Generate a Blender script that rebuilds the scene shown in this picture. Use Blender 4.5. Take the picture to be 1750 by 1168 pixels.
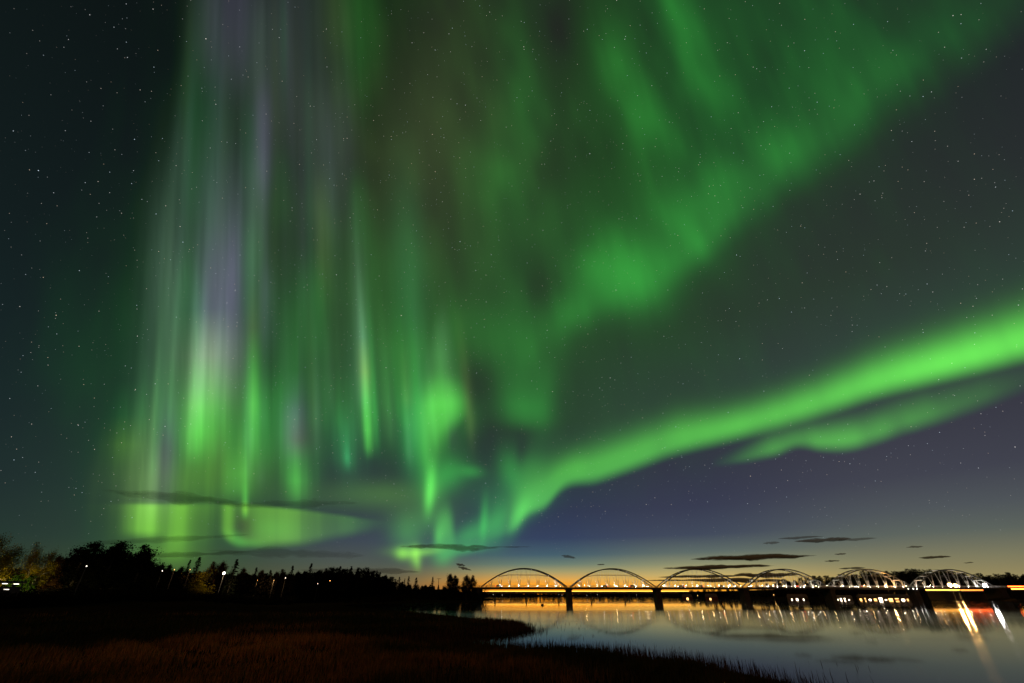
import bpy, math, random
import numpy as np
from mathutils import Vector, Matrix

# ---------------------------------------------------------------- scene, camera, world, sun
for o in list(bpy.data.objects):
    bpy.data.objects.remove(o)
scn = bpy.context.scene
col = scn.collection
EYE = 2.75                                   # eye height above the river (river level z = 0)
TILT = math.radians(30.77)
cam_d = bpy.data.cameras.new("camera"); cam = bpy.data.objects.new("camera", cam_d); col.objects.link(cam)
cam_d.lens = 15.0; cam_d.sensor_width = 36.0; cam_d.clip_start = 0.1; cam_d.clip_end = 60000
cam.location = (0, 0, EYE); cam.rotation_euler = (math.pi/2+TILT, 0, 0)
scn.camera = cam
scn.view_settings.view_transform = 'Standard'; scn.view_settings.look = 'None'
scn.view_settings.exposure = 0.0; scn.view_settings.gamma = 1.0
scn.cycles.use_denoising = True
scn.cycles.max_bounces = 6; scn.cycles.diffuse_bounces = 2; scn.cycles.glossy_bounces = 3
scn.cycles.transparent_max_bounces = 16
scn.cycles.sample_clamp_indirect = 4.0
scn.cycles.caustics_reflective = False; scn.cycles.caustics_refractive = False

def P(px, py, r=None, z=None, Y=None):
    """point of the place seen at photo position (px, py): at ground distance r, at height z or at depth Y"""
    u = (px-875)/729.17; v = (584-py)/729.17
    d = Vector((u, math.cos(TILT)-v*math.sin(TILT), math.sin(TILT)+v*math.cos(TILT)))
    if z is not None: t = (z-EYE)/d.z
    elif Y is not None: t = Y/d.y
    else: t = r/math.hypot(d.x, d.y)
    return Vector((d.x*t, d.y*t, EYE+d.z*t))

class NT:
    """small helper to write node trees"""
    def __init__(s, tree): s.t = tree; tree.nodes.clear()
    def n(s, typ, ins=None, **kw):
        nd = s.t.nodes.new(typ)
        for k, v in kw.items(): setattr(nd, k, v)
        for k, v in (ins or {}).items():
            if isinstance(v, bpy.types.NodeSocket): s.t.links.new(v, nd.inputs[k])
            else: nd.inputs[k].default_value = v
        return nd
    def m(s, op, a, b=0.0, c=0.0):
        return s.n('ShaderNodeMath', {0: a, 1: b, 2: c}, operation=op).outputs[0]
    def ramp(s, f, stops, interp='LINEAR'):
        nd = s.n('ShaderNodeValToRGB', {0: f}); cr = nd.color_ramp; cr.interpolation = interp
        while len(cr.elements) < len(stops): cr.elements.new(0.5)
        for e, (p, c) in zip(cr.elements, stops):
            e.position = p; e.color = tuple(c)+(1,) if not np.isscalar(c) else (c, c, c, 1)
        return nd.outputs[0]
    def mix(s, f, a, b):
        nd = s.n('ShaderNodeMix', data_type='RGBA')
        for i, v in ((0, f), (6, a), (7, b)):
            if isinstance(v, bpy.types.NodeSocket): s.t.links.new(v, nd.inputs[i])
            else: nd.inputs[i].default_value = v if i == 0 else tuple(v)[:3]+(1,)
        return nd.outputs[2]

# --- sky chart: gnomonic chart of the sky about azimuth 0, elevation TILT; unit = 1/729 radian ---
CHX, CHY, CHF = 875.0, 584.0, 729.0
def lin(c):
    c = np.asarray(c, float)/255.0
    return np.where(c <= 0.04045, c/12.92, ((c+0.055)/1.055)**2.4)
def sstep(a, b, x):
    t = np.clip((x-a)/(b-a), 0, 1); return t*t*(3-2*t)
G  = np.array((.07, 1.0, .10)); GB = np.array((.15, 1.0, .10)); GY = np.array((.33, 1.0, .05))
GT = np.array((.08, 1.0, .30)); GR = np.array((.52, 1.0, .66)); OL = np.array((.55, 1.0, .20))
PU = np.array((.95, .78, 1.55)); PK = np.array((.85, 1.0, .70))
MZX, MZY = 461.0, -2300.0        # magnetic zenith on the chart: every ray points at it
def aurora(x, y):
    E = np.zeros(x.shape+(3,))
    X0 = MZX+(x-MZX)*3150.0/(y-MZY)
    r = np.random.RandomState(4)
    def vn(cells, seed, q):          # smooth 1D noise
        t = np.random.RandomState(seed).rand(4096); f = q/cells; i = np.floor(f).astype(int); f = f-i; f = f*f*(3-2*f)
        return t[i % 4096]*(1-f)+t[(i+1) % 4096]*f
    def vn2(cx, cy, seed, p, q):
        t = np.random.RandomState(seed).rand(128, 128); a = p/cx; b = q/cy
        i = np.floor(a).astype(int); j = np.floor(b).astype(int); a = a-i; b = b-j; a = a*a*(3-2*a); b = b*b*(3-2*b)
        g = lambda u, v: t[u % 128, v % 128]
        return (g(i, j)*(1-a)+g(i+1, j)*a)*(1-b)+(g(i, j+1)*(1-a)+g(i+1, j+1)*a)*b
    stri = 0.5*vn(26, 1, X0+5000)+0.3*vn(9, 2, X0+5000+4*vn(200, 5, y+3000))+0.2*vn(4, 3, X0+5000)
    stri2 = 0.6*vn2(30, 260, 7, X0+5000, y+3000)+0.4*vn2(11, 180, 8, X0+5000, y+3000)
    S = 0.6+0.8*(0.35*stri+0.65*stri2)          # about 1
    def blob(cx, cy, sx, sy, col, a, ang=0, s=0.0, p=2.0):
        dx = x-cx; dy = y-cy; c = math.cos(math.radians(ang)); n = math.sin(math.radians(ang))
        u = dx*c+dy*n; v = -dx*n+dy*c
        w = np.exp(-0.5*((np.abs(u)/sx)**p+(np.abs(v)/sy)**p))*a
        if s: w = w*(1-s+s*S)
        E[...] += w[..., None]*col
    def ray(px, py, stops, w, soft=22.0, s=0.25, wt=1.0):
        # px,py: foot of the ray; stops: (height above foot, colour, amplitude); w half-width at the foot, wt widening with height
        xx = MZX+(px-MZX)*3150.0/(py-MZY)
        h = py-y
        ws = w*(1+(wt-1)*np.clip(h/300.0, 0, 2))
        f = np.exp(-0.5*((X0-xx)/ws)**2)*sstep(-soft, soft, h)
        hs = [q[0] for q in stops]; cs = np.array([np.asarray(q[1])*q[2] for q in stops])
        for k in range(3):
            E[..., k] += f*np.interp(h, hs, cs[:, k])*(1-s+s*S)
    def interp_poly(pts, col):
        return np.interp(x, [p[0] for p in pts], [p[col] for p in pts])
    def smooth_poly(pts, col):
        xs = np.array([p[0] for p in pts], float); ys = np.array([p[col] for p in pts], float)
        n = len(xs); m = np.gradient(ys, xs)
        i = np.clip(np.searchsorted(xs, x)-1, 0, n-2); hh = xs[i+1]-xs[i]; t = np.clip((x-xs[i])/hh, 0, 1)
        return (2*t**3-3*t**2+1)*ys[i]+(t**3-2*t**2+t)*hh*m[i]+(-2*t**3+3*t**2)*ys[i+1]+(t**3-t**2)*hh*m[i+1]
    # ---------- wide diffuse fields ----------
    blob(1000, 260, 300, 330, G, .040, 0, .2, 2.6); blob(1330, 60, 230, 170, G, .034, -30, 0, 2.4)
    blob(600, 330, 300, 420, OL, .012, 0, .2, 2.4); blob(700, 240, 120, 120, np.array((1., .85, .35)), .012)
    blob(700, 620, 240, 170, G, .040, 0, .3, 2.4); blob(330, 680, 120, 200, G, .022, 0, .3, 2.4)
    blob(1250, 620, 220, 70, G, .007, -20, 0, 2.4); blob(1640, 430, 180, 160, G, .006)
    blob(170, 640, 80, 130, G, .012); blob(130, 700, 120, 200, GT, .006)
    # ---------- upper sweeping band (upper right) ----------
    band = [(880, 640, 60, 0), (952, 566, 60, .25), (993, 545, 70, .35), (1055, 515, 95, .42), (1144, 480, 120, .42), (1200, 425, 130, .46), (1263, 370, 120, .50), (1328, 322, 110, .46), (1424, 255, 105, .42), (1520, 172, 105, .38), (1647, 85, 110, .32), (1800, -20, 120, .24), (2100, -220, 120, .1)]
    e = smooth_poly(band, 1)+22*(vn2(90, 90, 31, x+900, y+3000)-.5); wd = smooth_poly(band, 2); am = smooth_poly(band, 3)
    h = (e-y)
    soft = np.interp(x, [950, 1150, 1300, 1500, 1800], [34, 44, 58, 72, 80])
    prof = sstep(-1, 1, h/soft)*np.exp(-np.clip(h-.4*soft, 0, None)/wd)
    E[...] += (prof*am*.185*(.75+.5*vn2(80, 130, 12, X0+4000, y+3000)))[..., None]*G
    blob(1045, 472, 34, 44, G, .17, 0, .2, 2.2); blob(1110, 478, 36, 38, G, .10, -20, 0, 2.2); blob(1080, 450, 60, 50, G, .06); blob(988, 520, 20, 30, G, .075, 0, .3); blob(958, 548, 14, 30, G, .06, 0, .3)
    blob(1182, 380, 30, 62, G, .12, 25); blob(1195, 425, 14, 22, G, .08, 15); blob(1150, 370, 70, 50, G, .06)
    blob(1124, 225, 34, 50, G, .085, -16); blob(1180, 60, 28, 90, G, .105, -24); blob(1155, 5, 24, 50, G, .06, -18); blob(1215, 150, 34, 60, G, .04, -25)
    blob(1040, 95, 26, 70, G, .060, -16); blob(1065, 160, 24, 50, G, .045, -18); blob(1085, 190, 26, 60, G, .03, -18)
    blob(1385, 40, 40, 60, G, .040, -30)
    blob(892, 135, 22, 75, G, .050, -6); blob(905, 190, 22, 40, G, .04)
    blob(855, 310, 42, 50, G, .065, 0, .3); blob(882, 430, 18, 110, G, .03, -8, .3); blob(1000, 360, 60, 50, G, .02)
    blob(1450, 160, 90, 46, G, .040, -35); blob(1360, 240, 60, 36, G, .045, -35); blob(1280, 310, 60, 40, G, .04, -35)
    blob(962, 50, 34, 60, G, -.035); blob(920, 295, 36, 40, G, -.025); blob(1260, 200, 60, 70, G, -.02, -20); blob(920, 495, 24, 30, G, -.03); blob(1310, 80, 40, 70, G, -.012)
    mo = .55*vn2(64, 84, 51, X0+5000, y+3000)+.33*vn2(30, 50, 52, X0+5000, y+3000)+.12*vn2(14, 60, 53, X0+5000, y+3000)
    E[...] *= .76*np.exp(1.0*(mo-.5))[..., None]
    # ---------- hanging patch in the middle ----------
    h = 716+6*vn(30, 33, x)-y
    E[...] += (np.exp(-.5*((X0-MZX-(903-MZX)*1.03)/30)**2)*sstep(-24, 36, h)*np.exp(-np.clip(h, 0, None)/62)*.24*(.7+.3*S))[..., None]*G
    blob(930, 690, 14, 50, G, .05, 6); blob(815, 572, 70, 40, G, .05, 0, .3); blob(900, 590, 40, 40, G, .03)
    # ---------- the bright lower arc ----------
    arc = [(760, 960, 40, 0), (836, 926, 60, .08), (866, 914, 80, .12), (881, 905, 100, .22), (897, 886, 96, .34), (933, 868, 88, .44), (957, 842, 70, .54), (1021, 826, 76, .50), (1080, 806, 76, .50), (1150, 781, 76, .52), (1245, 758, 68, .55), (1339, 734, 72, .62), (1420, 710, 78, .70), (1493, 686, 84, .78), (1596, 660, 90, .92), (1680, 640, 98, .98), (1760, 620, 106, .95), (1900, 580, 115, .85), (2150, 500, 125, .6)]
    e = smooth_poly(arc, 1); wd = smooth_poly(arc, 2); am = smooth_poly(arc, 3)
    t = (e-y)/wd; sf = np.interp(x, [830, 900, 1000, 1500, 1800], [11, 13, 20, 32, 40])
    prof = sstep(-7, sf, e-y)*np.where(t < .42, 1, np.exp(-np.clip((t-.42)/.40, 0, None)**1.7))
    prof = prof+.10*sstep(-4, sf, e-y)*np.exp(-np.clip(t-.4, 0, None)/.9)
    mod = .80+.24*vn2(46, 400, 14, X0+4000, y+3000)+.09*vn2(22, 300, 15, X0+4000, y+3000)
    E[...] += (prof*am*mod*.74)[..., None]*np.array((.155, 1.0, .075))
    # ragged left end of the arc
    blob(874, 812, 15, 28, G, .15, -14, .3); blob(905, 800, 26, 18, G, .06); blob(889, 786, 7, 18, G, -.04, 8); blob(885, 884, 8, 20, GB, .26, 24); blob(900, 868, 18, 12, GB, .12, -38); blob(915, 850, 24, 16, GB, .08, -30)
    blob(868, 890, 4, 20, G, -.04, 10); blob(851, 892, 14, 27, G, .15, 10, .4); blob(827, 890, 4.5, 24, G, .20, 4); blob(820, 905, 26, 14, G, .10, -25, .3); blob(796, 916, 24, 11, G, .11, -22, .3); blob(838, 850, 30, 26, G, .05)
    blob(758, 953, 12, 10, G, .17, -30); blob(795, 940, 28, 6, G, .16, -12); blob(775, 932, 40, 9, G, .05, -10)
    # ---------- faint second band below it ----------
    b2 = [(1215, 800, 14, 0), (1262, 793, 22, .25), (1297, 786, 30, .62), (1330, 778, 34, .85), (1362, 766, 32, .8), (1400, 770, 38, .85), (1445, 770, 44, 1), (1490, 760, 46, .9), (1527, 747, 48, .75), (1630, 715, 50, .42), (1750, 672, 50, .10), (1900, 620, 50, 0)]
    e = smooth_poly(b2, 1); wd = smooth_poly(b2, 2); am = np.clip(smooth_poly(b2, 3), 0, None)
    t = (e-y)/wd
    E[...] += (sstep(-.2, .45, t)*np.exp(-np.clip(t-.35, 0, None)**2/.5)*am*.33*(.75+.5*vn2(30, 200, 17, X0+4000, y+3000)))[..., None]*np.array((.16, 1.0, .07))
    E0 = E.copy()
    # ---------- left curtain: long grey-violet rays reaching the top ----------
    top = sstep(262, 300, X0+.03*(y-500)*0)
    fld = sstep(236, 296, X0)*(1-sstep(600, 690, X0))*sstep(900, 620, y)*(.55+.45*sstep(-200, 420, y))
    E[...] += (fld*.010*S)[..., None]*np.array((.75, .95, .85))
    for px, w, y0, y1, col, a in [
        (250, 24, 330, 840, GR, .060), (272, 18, 420, 680, GR, .030), (236, 16, 700, 880, OL, .045), (290, 17, 60, 400, G, .022), (330, 36, 120, 420, GT, .030), (310, 20, -60, 120, GR, .018),
        (345, 34, -100, 140, PU, .016), (370, 34, 270, 560, PU, .030), (300, 16, 430, 600, G, .060), (322, 12, 480, 620, GT, .03), (318, 12, 620, 780, GR, .025),
        (382, 19, 380, 650, PU, .062), (374, 22, 560, 690, PK, .060), (282, 12, 680, 860, PU, .022), (262, 10, 760, 880, PK, .03),
        (431, 12, 270, 470, GR, .055), (420, 12, 180, 330, GT, .018), (446, 15, 150, 330, PU, .036), (452, 14, 460, 600, PU, .022), (424, 14, 380, 540, G, .040), (440, 22, 0, 160, GR, .014),
        (400, 34, -120, 160, PU, .018), (520, 44, -140, 260, PU, .012), (484, 18, 260, 400, G, .024), (490, 30, 480, 660, G, .035), (568, 10, 310, 500, OL, .040), (574, 26, 160, 400, PU, .014), (548, 22, 460, 640, G, .075), (515, 20, 520, 720, G, .02),
        (660, 30, -60, 190, G, .028), (690, 24, -60, 120, G, .02), (612, 26, -80, 100, OL, .015), (640, 12, 300, 430, G, .045), (665, 40, 400, 760, G, .050), (700, 22, 540, 800, G, .035), (640, 30, 560, 780, GT, .03),
        (560, 50, 640, 740, G, .045), (590, 30, 700, 830, GT, .03), (500, 14, 690, 780, PU, .030), (452, 16, 660, 800, G, .11), (475, 18, 640, 780, G, .07), (520, 30, 760, 830, G, .04)]:
        ym = .5*(y0+y1); hy = .5*(y1-y0)
        E[...] += (np.exp(-.5*((X0-px)/w)**2)*np.exp(-.5*(np.abs((y-ym)/(hy*.8)))**3)*a*(.6+.4*S))[..., None]*col
    # strong rays with feet
    ray(346, 778, [(0, GB, .16), (40, np.array((.18, 1., .10)), .24), (80, np.array((.26, 1., .15)), .27), (120, np.array((.42, 1., .30)), .19), (170, PK, .12), (250, PU, .03), (400, GR, .02), (600, GR, 0)], 33, 44, .4, 1.0)
    ray(332, 782, [(0, GB, .10), (40, GB, .13), (120, GR, .06), (240, GR, .02), (400, GR, 0)], 14, 20, .3)
    ray(432, 800, [(0, G, .05), (60, GB, .22), (110, GB, .32), (170, GB, .20), (240, OL, .06), (330, GR, .03), (480, GR, 0)], 8, 40, .15, 1.1)
    ray(631, 776, [(0, GB, .16), (40, GB, .38), (90, GB, .32), (140, OL, .20), (200, GR, .09), (290, GR, .055), (360, GR, .03), (460, GR, 0)], 5.2, 14, .1, 1.7)
    ray(644, 770, [(0, G, .05), (60, G, .12), (160, G, .03), (260, G, 0)], 4, 20, .1)
    ray(594, 800, [(0, GT, .08), (18, GT, .16), (50, GT, .04), (90, GT, 0)], 4, 14, .1); ray(586, 800, [(0, GT, .03), (50, GT, .06), (120, GT, 0)], 16, 20, .2)
    ray(511, 862, [(0, GB, .10), (40, GB, .27), (75, GB, .18), (110, OL, .07), (160, PU, .03), (230, PU, 0)], 13, 22, .3)
    ray(404, 850, [(0, GB, .16), (40, GB, .24), (90, G, .10), (160, G, .03), (220, G, 0)], 17, 20, .4)
    ray(419, 884, [(0, GB, .20), (14, GY, .40), (30, GB, .28), (60, GB, .12), (120, G, .02), (170, G, 0)], 3.6, 8, 0)
    ray(217, 800, [(0, GY, .05), (40, GY, .10), (90, G, .04), (150, G, 0)], 22, 40, .4)
    blob(392, 735, 75, 75, GB, .045, 0, .3); blob(400, 800, 60, 36, GY, .05, 0, .4); blob(330, 690, 50, 60, GB, .04, 0, .4); blob(250, 830, 50, 40, OL, .055, 0, .4); blob(370, 810, 70, 45, GY, .07, 0, .4); blob(330, 830, 60, 30, GY, .05)
    # many fine rays standing in the curtain
    rr = np.random.RandomState(77)
    for _ in range(120):
        q = rr.rand(); px = 225+q*590; ft = np.interp(px, [225, 330, 420, 520, 620, 700, 815], [830, 800, 815, 835, 790, 800, 800])+rr.uniform(-110, 25)
        hgt = rr.uniform(90, 340); wd = rr.uniform(2.2, 8.5); am = rr.uniform(.008, .040)*(1.3-.6*(hgt/340)); c = G if rr.rand() < .62 else (OL if rr.rand() < .5 else GR)
        ray(px, ft, [(0, c, am*.3), (hgt*.18, c, am), (hgt*.45, c, am*.6), (hgt, c, 0)], wd, 12+.1*hgt, 0, 1.2)
    for _ in range(46):
        px = rr.uniform(265, 640); ym = rr.uniform(60, 480); hy = rr.uniform(90, 260); wd = rr.uniform(5, 15); am = rr.uniform(.002, .010); c = (GR, PU, OL, GT)[rr.randint(4)]
        E[...] += (np.exp(-.5*((X0-px)/wd)**2)*np.exp(-.5*((y-ym)/(hy*.6))**2)*am)[..., None]*c
    nz = .55*vn2(24, 300, 41, X0+5000, y+3000)+.32*vn2(9, 230, 42, X0+5000, y+3000)+.13*vn2(4, 150, 43, X0+5000, y+3000)
    md = np.exp(1.9*(nz-.5)); md = 1+(md-1)*np.interp(y, [0, 250, 550, 900], [.30, .55, .9, .7])
    E[...] = E0+(E-E0)*md[..., None]
    # the big pillar
    def sm(q, xs, vs):
        xs = np.array(xs, float); vs = np.array(vs, float); m = np.gradient(vs, xs); i = np.clip(np.searchsorted(xs, q)-1, 0, len(xs)-2)
        hh = xs[i+1]-xs[i]; t = np.clip((q-xs[i])/hh, 0, 1)
        return (2*t**3-3*t**2+1)*vs[i]+(t**3-2*t**2+t)*hh*m[i]+(-2*t**3+3*t**2)*vs[i+1]+(t**3-t**2)*hh*m[i+1]
    edge = sm(y, [400, 560, 631, 689, 705, 750, 800], [732, 758, 773, 787, 786, 758, 745])
    pil = sstep(20, -20, x-edge)*sstep(700, 742, x+.25*(y-690))
    hv = np.clip(sm(y, [430, 520, 600, 640, 668, 690, 712, 740, 775, 800], [.0, .05, .11, .18, .40, .54, .42, .24, .08, 0]), 0, None)
    E[...] += (pil*hv*(.55+.45*S)*np.exp(-.5*(np.clip(752-x, 0, None)/30)**2))[..., None]*GB
    tv = np.interp(y, [330, 450, 560, 640, 700], [0, .055, .085, .03, 0])
    E[...] += (pil*tv*np.exp(-.5*(np.clip(738-x, 0, None)/26)**2))[..., None]*GR
    blob(716, 700, 14, 70, G, .13, 0, .4); blob(704, 735, 14, 46, GT, .12, 0, .4); blob(744, 738, 12, 30, GB, .14, 0, .4); blob(728, 775, 6, 34, GB, .13, -3)
    blob(700, 470, 20, 110, GT, .06, -3, .3); blob(790, 715, 26, 26, G, .05)
    blob(736, 828, 6, 26, GB, .46, 5); blob(733, 856, 5, 16, GB, .20, 5); blob(742, 842, 9, 18, GB, .14, 14); blob(757, 818, 18, 22, G, .17, 30); blob(724, 815, 9, 40, G, .08); blob(806, 806, 14, 7, G, .13, 5); blob(780, 808, 20, 14, G, .08); blob(765, 790, 30, 22, G, .05)
    cr = sstep(8, -8, x-774-.1*(y-905))
    E[...] += (cr*np.exp(-.5*(np.clip(762-x, 0, None)/11)**2)*np.exp(-.5*((y-902)/24)**2)*.22)[..., None]*GB
    blob(749, 918, 5, 14, GB, .22, 3); blob(757, 912, 8, 18, GB, .10, 3); blob(747, 885, 20, 16, G, .05); blob(720, 880, 40, 16, GY, .05)
    blob(694, 912, 18, 22, GB, .12, 0, .3); blob(712, 905, 26, 20, GB, .05)
    blob(688, 946, 8, 7, GY, .42); blob(709, 949, 7, 11, GY, .36); blob(699, 943, 24, 6, GY, .16); blob(728, 943, 20, 4.5, GY, .26, -8); ray(714, 976, [(0, GY, .10), (16, GY, .22), (50, GY, 0)], 4, 8, 0)
    blob(600, 848, 90, 18, GY, .045); blob(668, 845, 50, 16, GY, .06)
    blob(288, 765, 13, 60, G, -.05, 4); blob(288, 765, 13, 60, PU, .020, 4); blob(506, 745, 12, 34, G, -.045, -4); blob(506, 740, 13, 34, PU, .022, -4); blob(378, 800, 16, 34, G, -.035); blob(372, 760, 18, 24, OL, .03)
    blob(590, 800, 70, 26, G, -.018); blob(820, 650, 40, 40, G, -.018); blob(845, 745, 40, 30, G, -.015)
    # ---------- low strip under the long dark cloud ----------
    cut = np.interp(x, [150, 420, 520, 620, 700], [861, 862, 872, 886, 894])
    bot = np.interp(x, [200, 260, 380, 405, 440, 520, 640], [912, 916, 915, 931, 933, 928, 905])
    inn = sstep(-4, 5, y-cut)*sstep(-10, 12, bot-y)
    def strip(cx, w, a, col=GY, ext=0):
        E[...] += (np.exp(-.5*(np.abs(X0-cx)/w)**2.4)*md**.45*(inn if not ext else sstep(-4, 5, y-cut)*np.exp(-np.clip(y-bot, 0, None)/ext))*a)[..., None]*col
    strip(250, 21, .29); strip(268, 12, .08); strip(306, 14, .22, GY, 20); strip(290, 60, .10, GY, 34); strip(330, 22, .06, GY, 22)
    strip(391, 7.5, .26); strip(470, 38, .20, GY); strip(440, 40, .09, GY); strip(540, 50, .10, GY); strip(600, 35, .04, GB)
    blob(404, 921, 12, 7, GB, .16, 35); blob(425, 928, 18, 5, GB, .10, 5); blob(470, 905, 30, 14, GB, .07); blob(418, 900, 12, 15, GB, -.10)
    blob(292, 940, 24, 13, GY, .11, 0, .3); blob(270, 950, 70, 20, GY, .035)
    return np.clip(E, 0, None)
# base sky by azimuth column: (azimuth deg, [(elevation deg, sRGB)...])
SKY = [
 (-60, [(0, (36, 56, 46)), (3, (30, 50, 46)), (8, (26, 44, 43)), (16, (22, 38, 39)), (30, (18, 29, 30)), (50, (13, 21, 21)), (90, (20, 22, 22))]),
 (-36, [(0, (80, 82, 50)), (2, (60, 74, 52)), (4.5, (45, 63, 54)), (9, (38, 50, 50)), (16, (32, 42, 42)), (30, (26, 33, 33)), (50, (21, 26, 26)), (90, (24, 24, 24))]),
 (-16, [(0, (120, 98, 60)), (1.6, (98, 94, 70)), (3.2, (78, 86, 80)), (5.5, (62, 70, 84)), (9, (50, 54, 68)), (16, (40, 46, 50)), (30, (40, 40, 38)), (50, (42, 37, 37)), (90, (32, 30, 30))]),
 (4, [(0, (255, 138, 6)), (.75, (254, 152, 22)), (1.15, (248, 160, 42)), (1.6, (228, 168, 78)), (2.4, (166, 156, 106)), (3.2, (106, 126, 112)), (4.2, (68, 94, 108)), (6, (52, 64, 94)), (9, (48, 52, 80)), (14, (44, 47, 60)), (20, (40, 45, 46)), (30, (38, 43, 40)), (50, (36, 36, 36)), (90, (32, 32, 32))]),
 (20, [(0, (254, 150, 24)), (.75, (242, 164, 48)), (1.2, (226, 176, 84)), (2, (194, 172, 108)), (3, (142, 144, 110)), (4.2, (94, 108, 104)), (6, (64, 73, 92)), (9, (55, 59, 80)), (14, (50, 52, 67)), (20, (46, 48, 55)), (30, (40, 46, 43)), (50, (33, 36, 33)), (90, (32, 32, 32))]),
 (42, [(0, (150, 134, 88)), (1.5, (150, 138, 94)), (3, (126, 124, 96)), (5, (92, 100, 94)), (7, (79, 85, 90)), (10, (65, 67, 79)), (16, (55, 55, 67)), (22, (50, 52, 60)), (30, (43, 49, 47)), (40, (39, 44, 43)), (50, (31, 35, 36)), (90, (30, 31, 32))]),
 (75, [(0, (92, 86, 66)), (4, (78, 82, 76)), (10, (58, 58, 68)), (20, (48, 50, 56)), (40, (34, 40, 42)), (90, (28, 30, 32))])]


# world: twilight sky by azimuth and elevation, stars
world = bpy.data.worlds.new("World"); scn.world = world; world.use_nodes = True
w = NT(world.node_tree)
tc = w.n('ShaderNodeTexCoord').outputs['Generated']
sx = w.n('ShaderNodeSeparateXYZ', {0: tc})
az = w.m('ARCTAN2', sx.outputs[0], sx.outputs[1])
elv = w.m('MAXIMUM', w.m('ARCSINE', w.m('MINIMUM', w.m('MAXIMUM', sx.outputs[2], -1.0), 1.0)), 0.0)
elf = w.m('POWER', w.m('DIVIDE', elv, math.pi/2), 0.5)
out = None
for i, (a, st) in enumerate(SKY):
    c = w.ramp(elf, [((e/90.0)**.5, lin(q)) for e, q in st])
    if out is None: out = c
    else:
        f = w.n('ShaderNodeMapRange', {0: az, 1: math.radians(SKY[i-1][0]), 2: math.radians(a), 3: 0.0, 4: 1.0}, interpolation_type='SMOOTHSTEP').outputs[0]
        out = w.mix(f, out, c)
# the dusk sky of the air itself adds its little share
nish = w.n('ShaderNodeTexSky', sky_type='NISHITA', sun_disc=False, sun_elevation=math.radians(-4.0), sun_rotation=math.radians(8.0))
bg0 = w.n('ShaderNodeBackground', {'Color': nish.outputs[0], 'Strength': 0.01})
star = None
for sc_, rad, pw, amp in ((170, .00065, 4.0, .9), (85, .00075, 5.0, 1.3), (24, .0009, 2.5, 1.6)):
    vor = w.n('ShaderNodeTexVoronoi', {'Vector': tc, 'Scale': float(sc_)}, feature='F1')
    dist = w.m('DIVIDE', vor.outputs['Distance'], float(sc_))
    cr = w.n('ShaderNodeSeparateColor', {0: vor.outputs['Color']})
    core = w.n('ShaderNodeMapRange', {0: dist, 1: rad*.35, 2: rad, 3: 1.0, 4: 0.0}, interpolation_type='SMOOTHSTEP').outputs[0]
    val = w.m('MULTIPLY', core, w.m('MULTIPLY', w.m('POWER', cr.outputs[0], pw), amp))
    tint = w.mix(cr.outputs[1], (1, .74, .52, 1), (.66, .84, 1, 1))
    mul = w.n('ShaderNodeVectorMath', {0: tint, 3: val}, operation='SCALE').outputs[0]
    star = mul if star is None else w.n('ShaderNodeVectorMath', {0: star, 1: mul}, operation='ADD').outputs[0]
fade = w.n('ShaderNodeMapRange', {0: elv, 1: math.radians(2.5), 2: math.radians(10), 3: 0.0, 4: 1.0}).outputs[0]
star = w.n('ShaderNodeVectorMath', {0: star, 3: fade}, operation='SCALE').outputs[0]
tot = w.n('ShaderNodeVectorMath', {0: out, 1: star}, operation='ADD').outputs[0]
bg1 = w.n('ShaderNodeBackground', {'Color': tot, 'Strength': 1.0})
addn = w.n('ShaderNodeAddShader', {0: bg0.outputs[0], 1: bg1.outputs[0]})
w.n('ShaderNodeOutputWorld', {'Surface': addn.outputs[0]})
world.cycles.sampling_method = 'NONE'

# the one sun lamp: night, so only a trace of warm light from low behind the left shoulder
sun_d = bpy.data.lights.new("sun", 'SUN'); sun_d.energy = 0.42; sun_d.angle = math.radians(0.5); sun_d.color = (1.0, .40, .13)
sun = bpy.data.objects.new("sun", sun_d); col.objects.link(sun)
sun.rotation_euler = (math.radians(66), 0, math.radians(-38))

# ---------------------------------------------------------------- helpers
def tag(o, label=None, cat=None, group=None, kind=None):
    if label: o["label"] = label
    if cat: o["category"] = cat
    if group: o["group"] = group
    if kind: o["kind"] = kind
    return o
def empty(name, loc, rz=0.0):
    o = bpy.data.objects.new(name, None); o.empty_display_size = 0.3
    o.location = loc; o.rotation_euler = (0, 0, rz); col.objects.link(o); return o
def quick_mesh(name, V, F, mats, smooth=False, idx=None):
    """mesh from arrays: V (n,3), F (m,k) with one k"""
    me = bpy.data.meshes.new(name); V = np.asarray(V, np.float32); F = np.asarray(F, np.int32)
    me.vertices.add(len(V)); me.vertices.foreach_set('co', V.ravel())
    me.loops.add(F.size); me.loops.foreach_set('vertex_index', F.ravel())
    me.polygons.add(len(F)); me.polygons.foreach_set('loop_start', np.arange(0, F.size, F.shape[1], dtype=np.int32))
    for m_ in mats: me.materials.append(m_)
    if idx is not None: me.polygons.foreach_set('material_index', np.asarray(idx, np.int32))
    if smooth: me.polygons.foreach_set('use_smooth', np.ones(len(F), bool))
    me.update(calc_edges=True); return me
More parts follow.
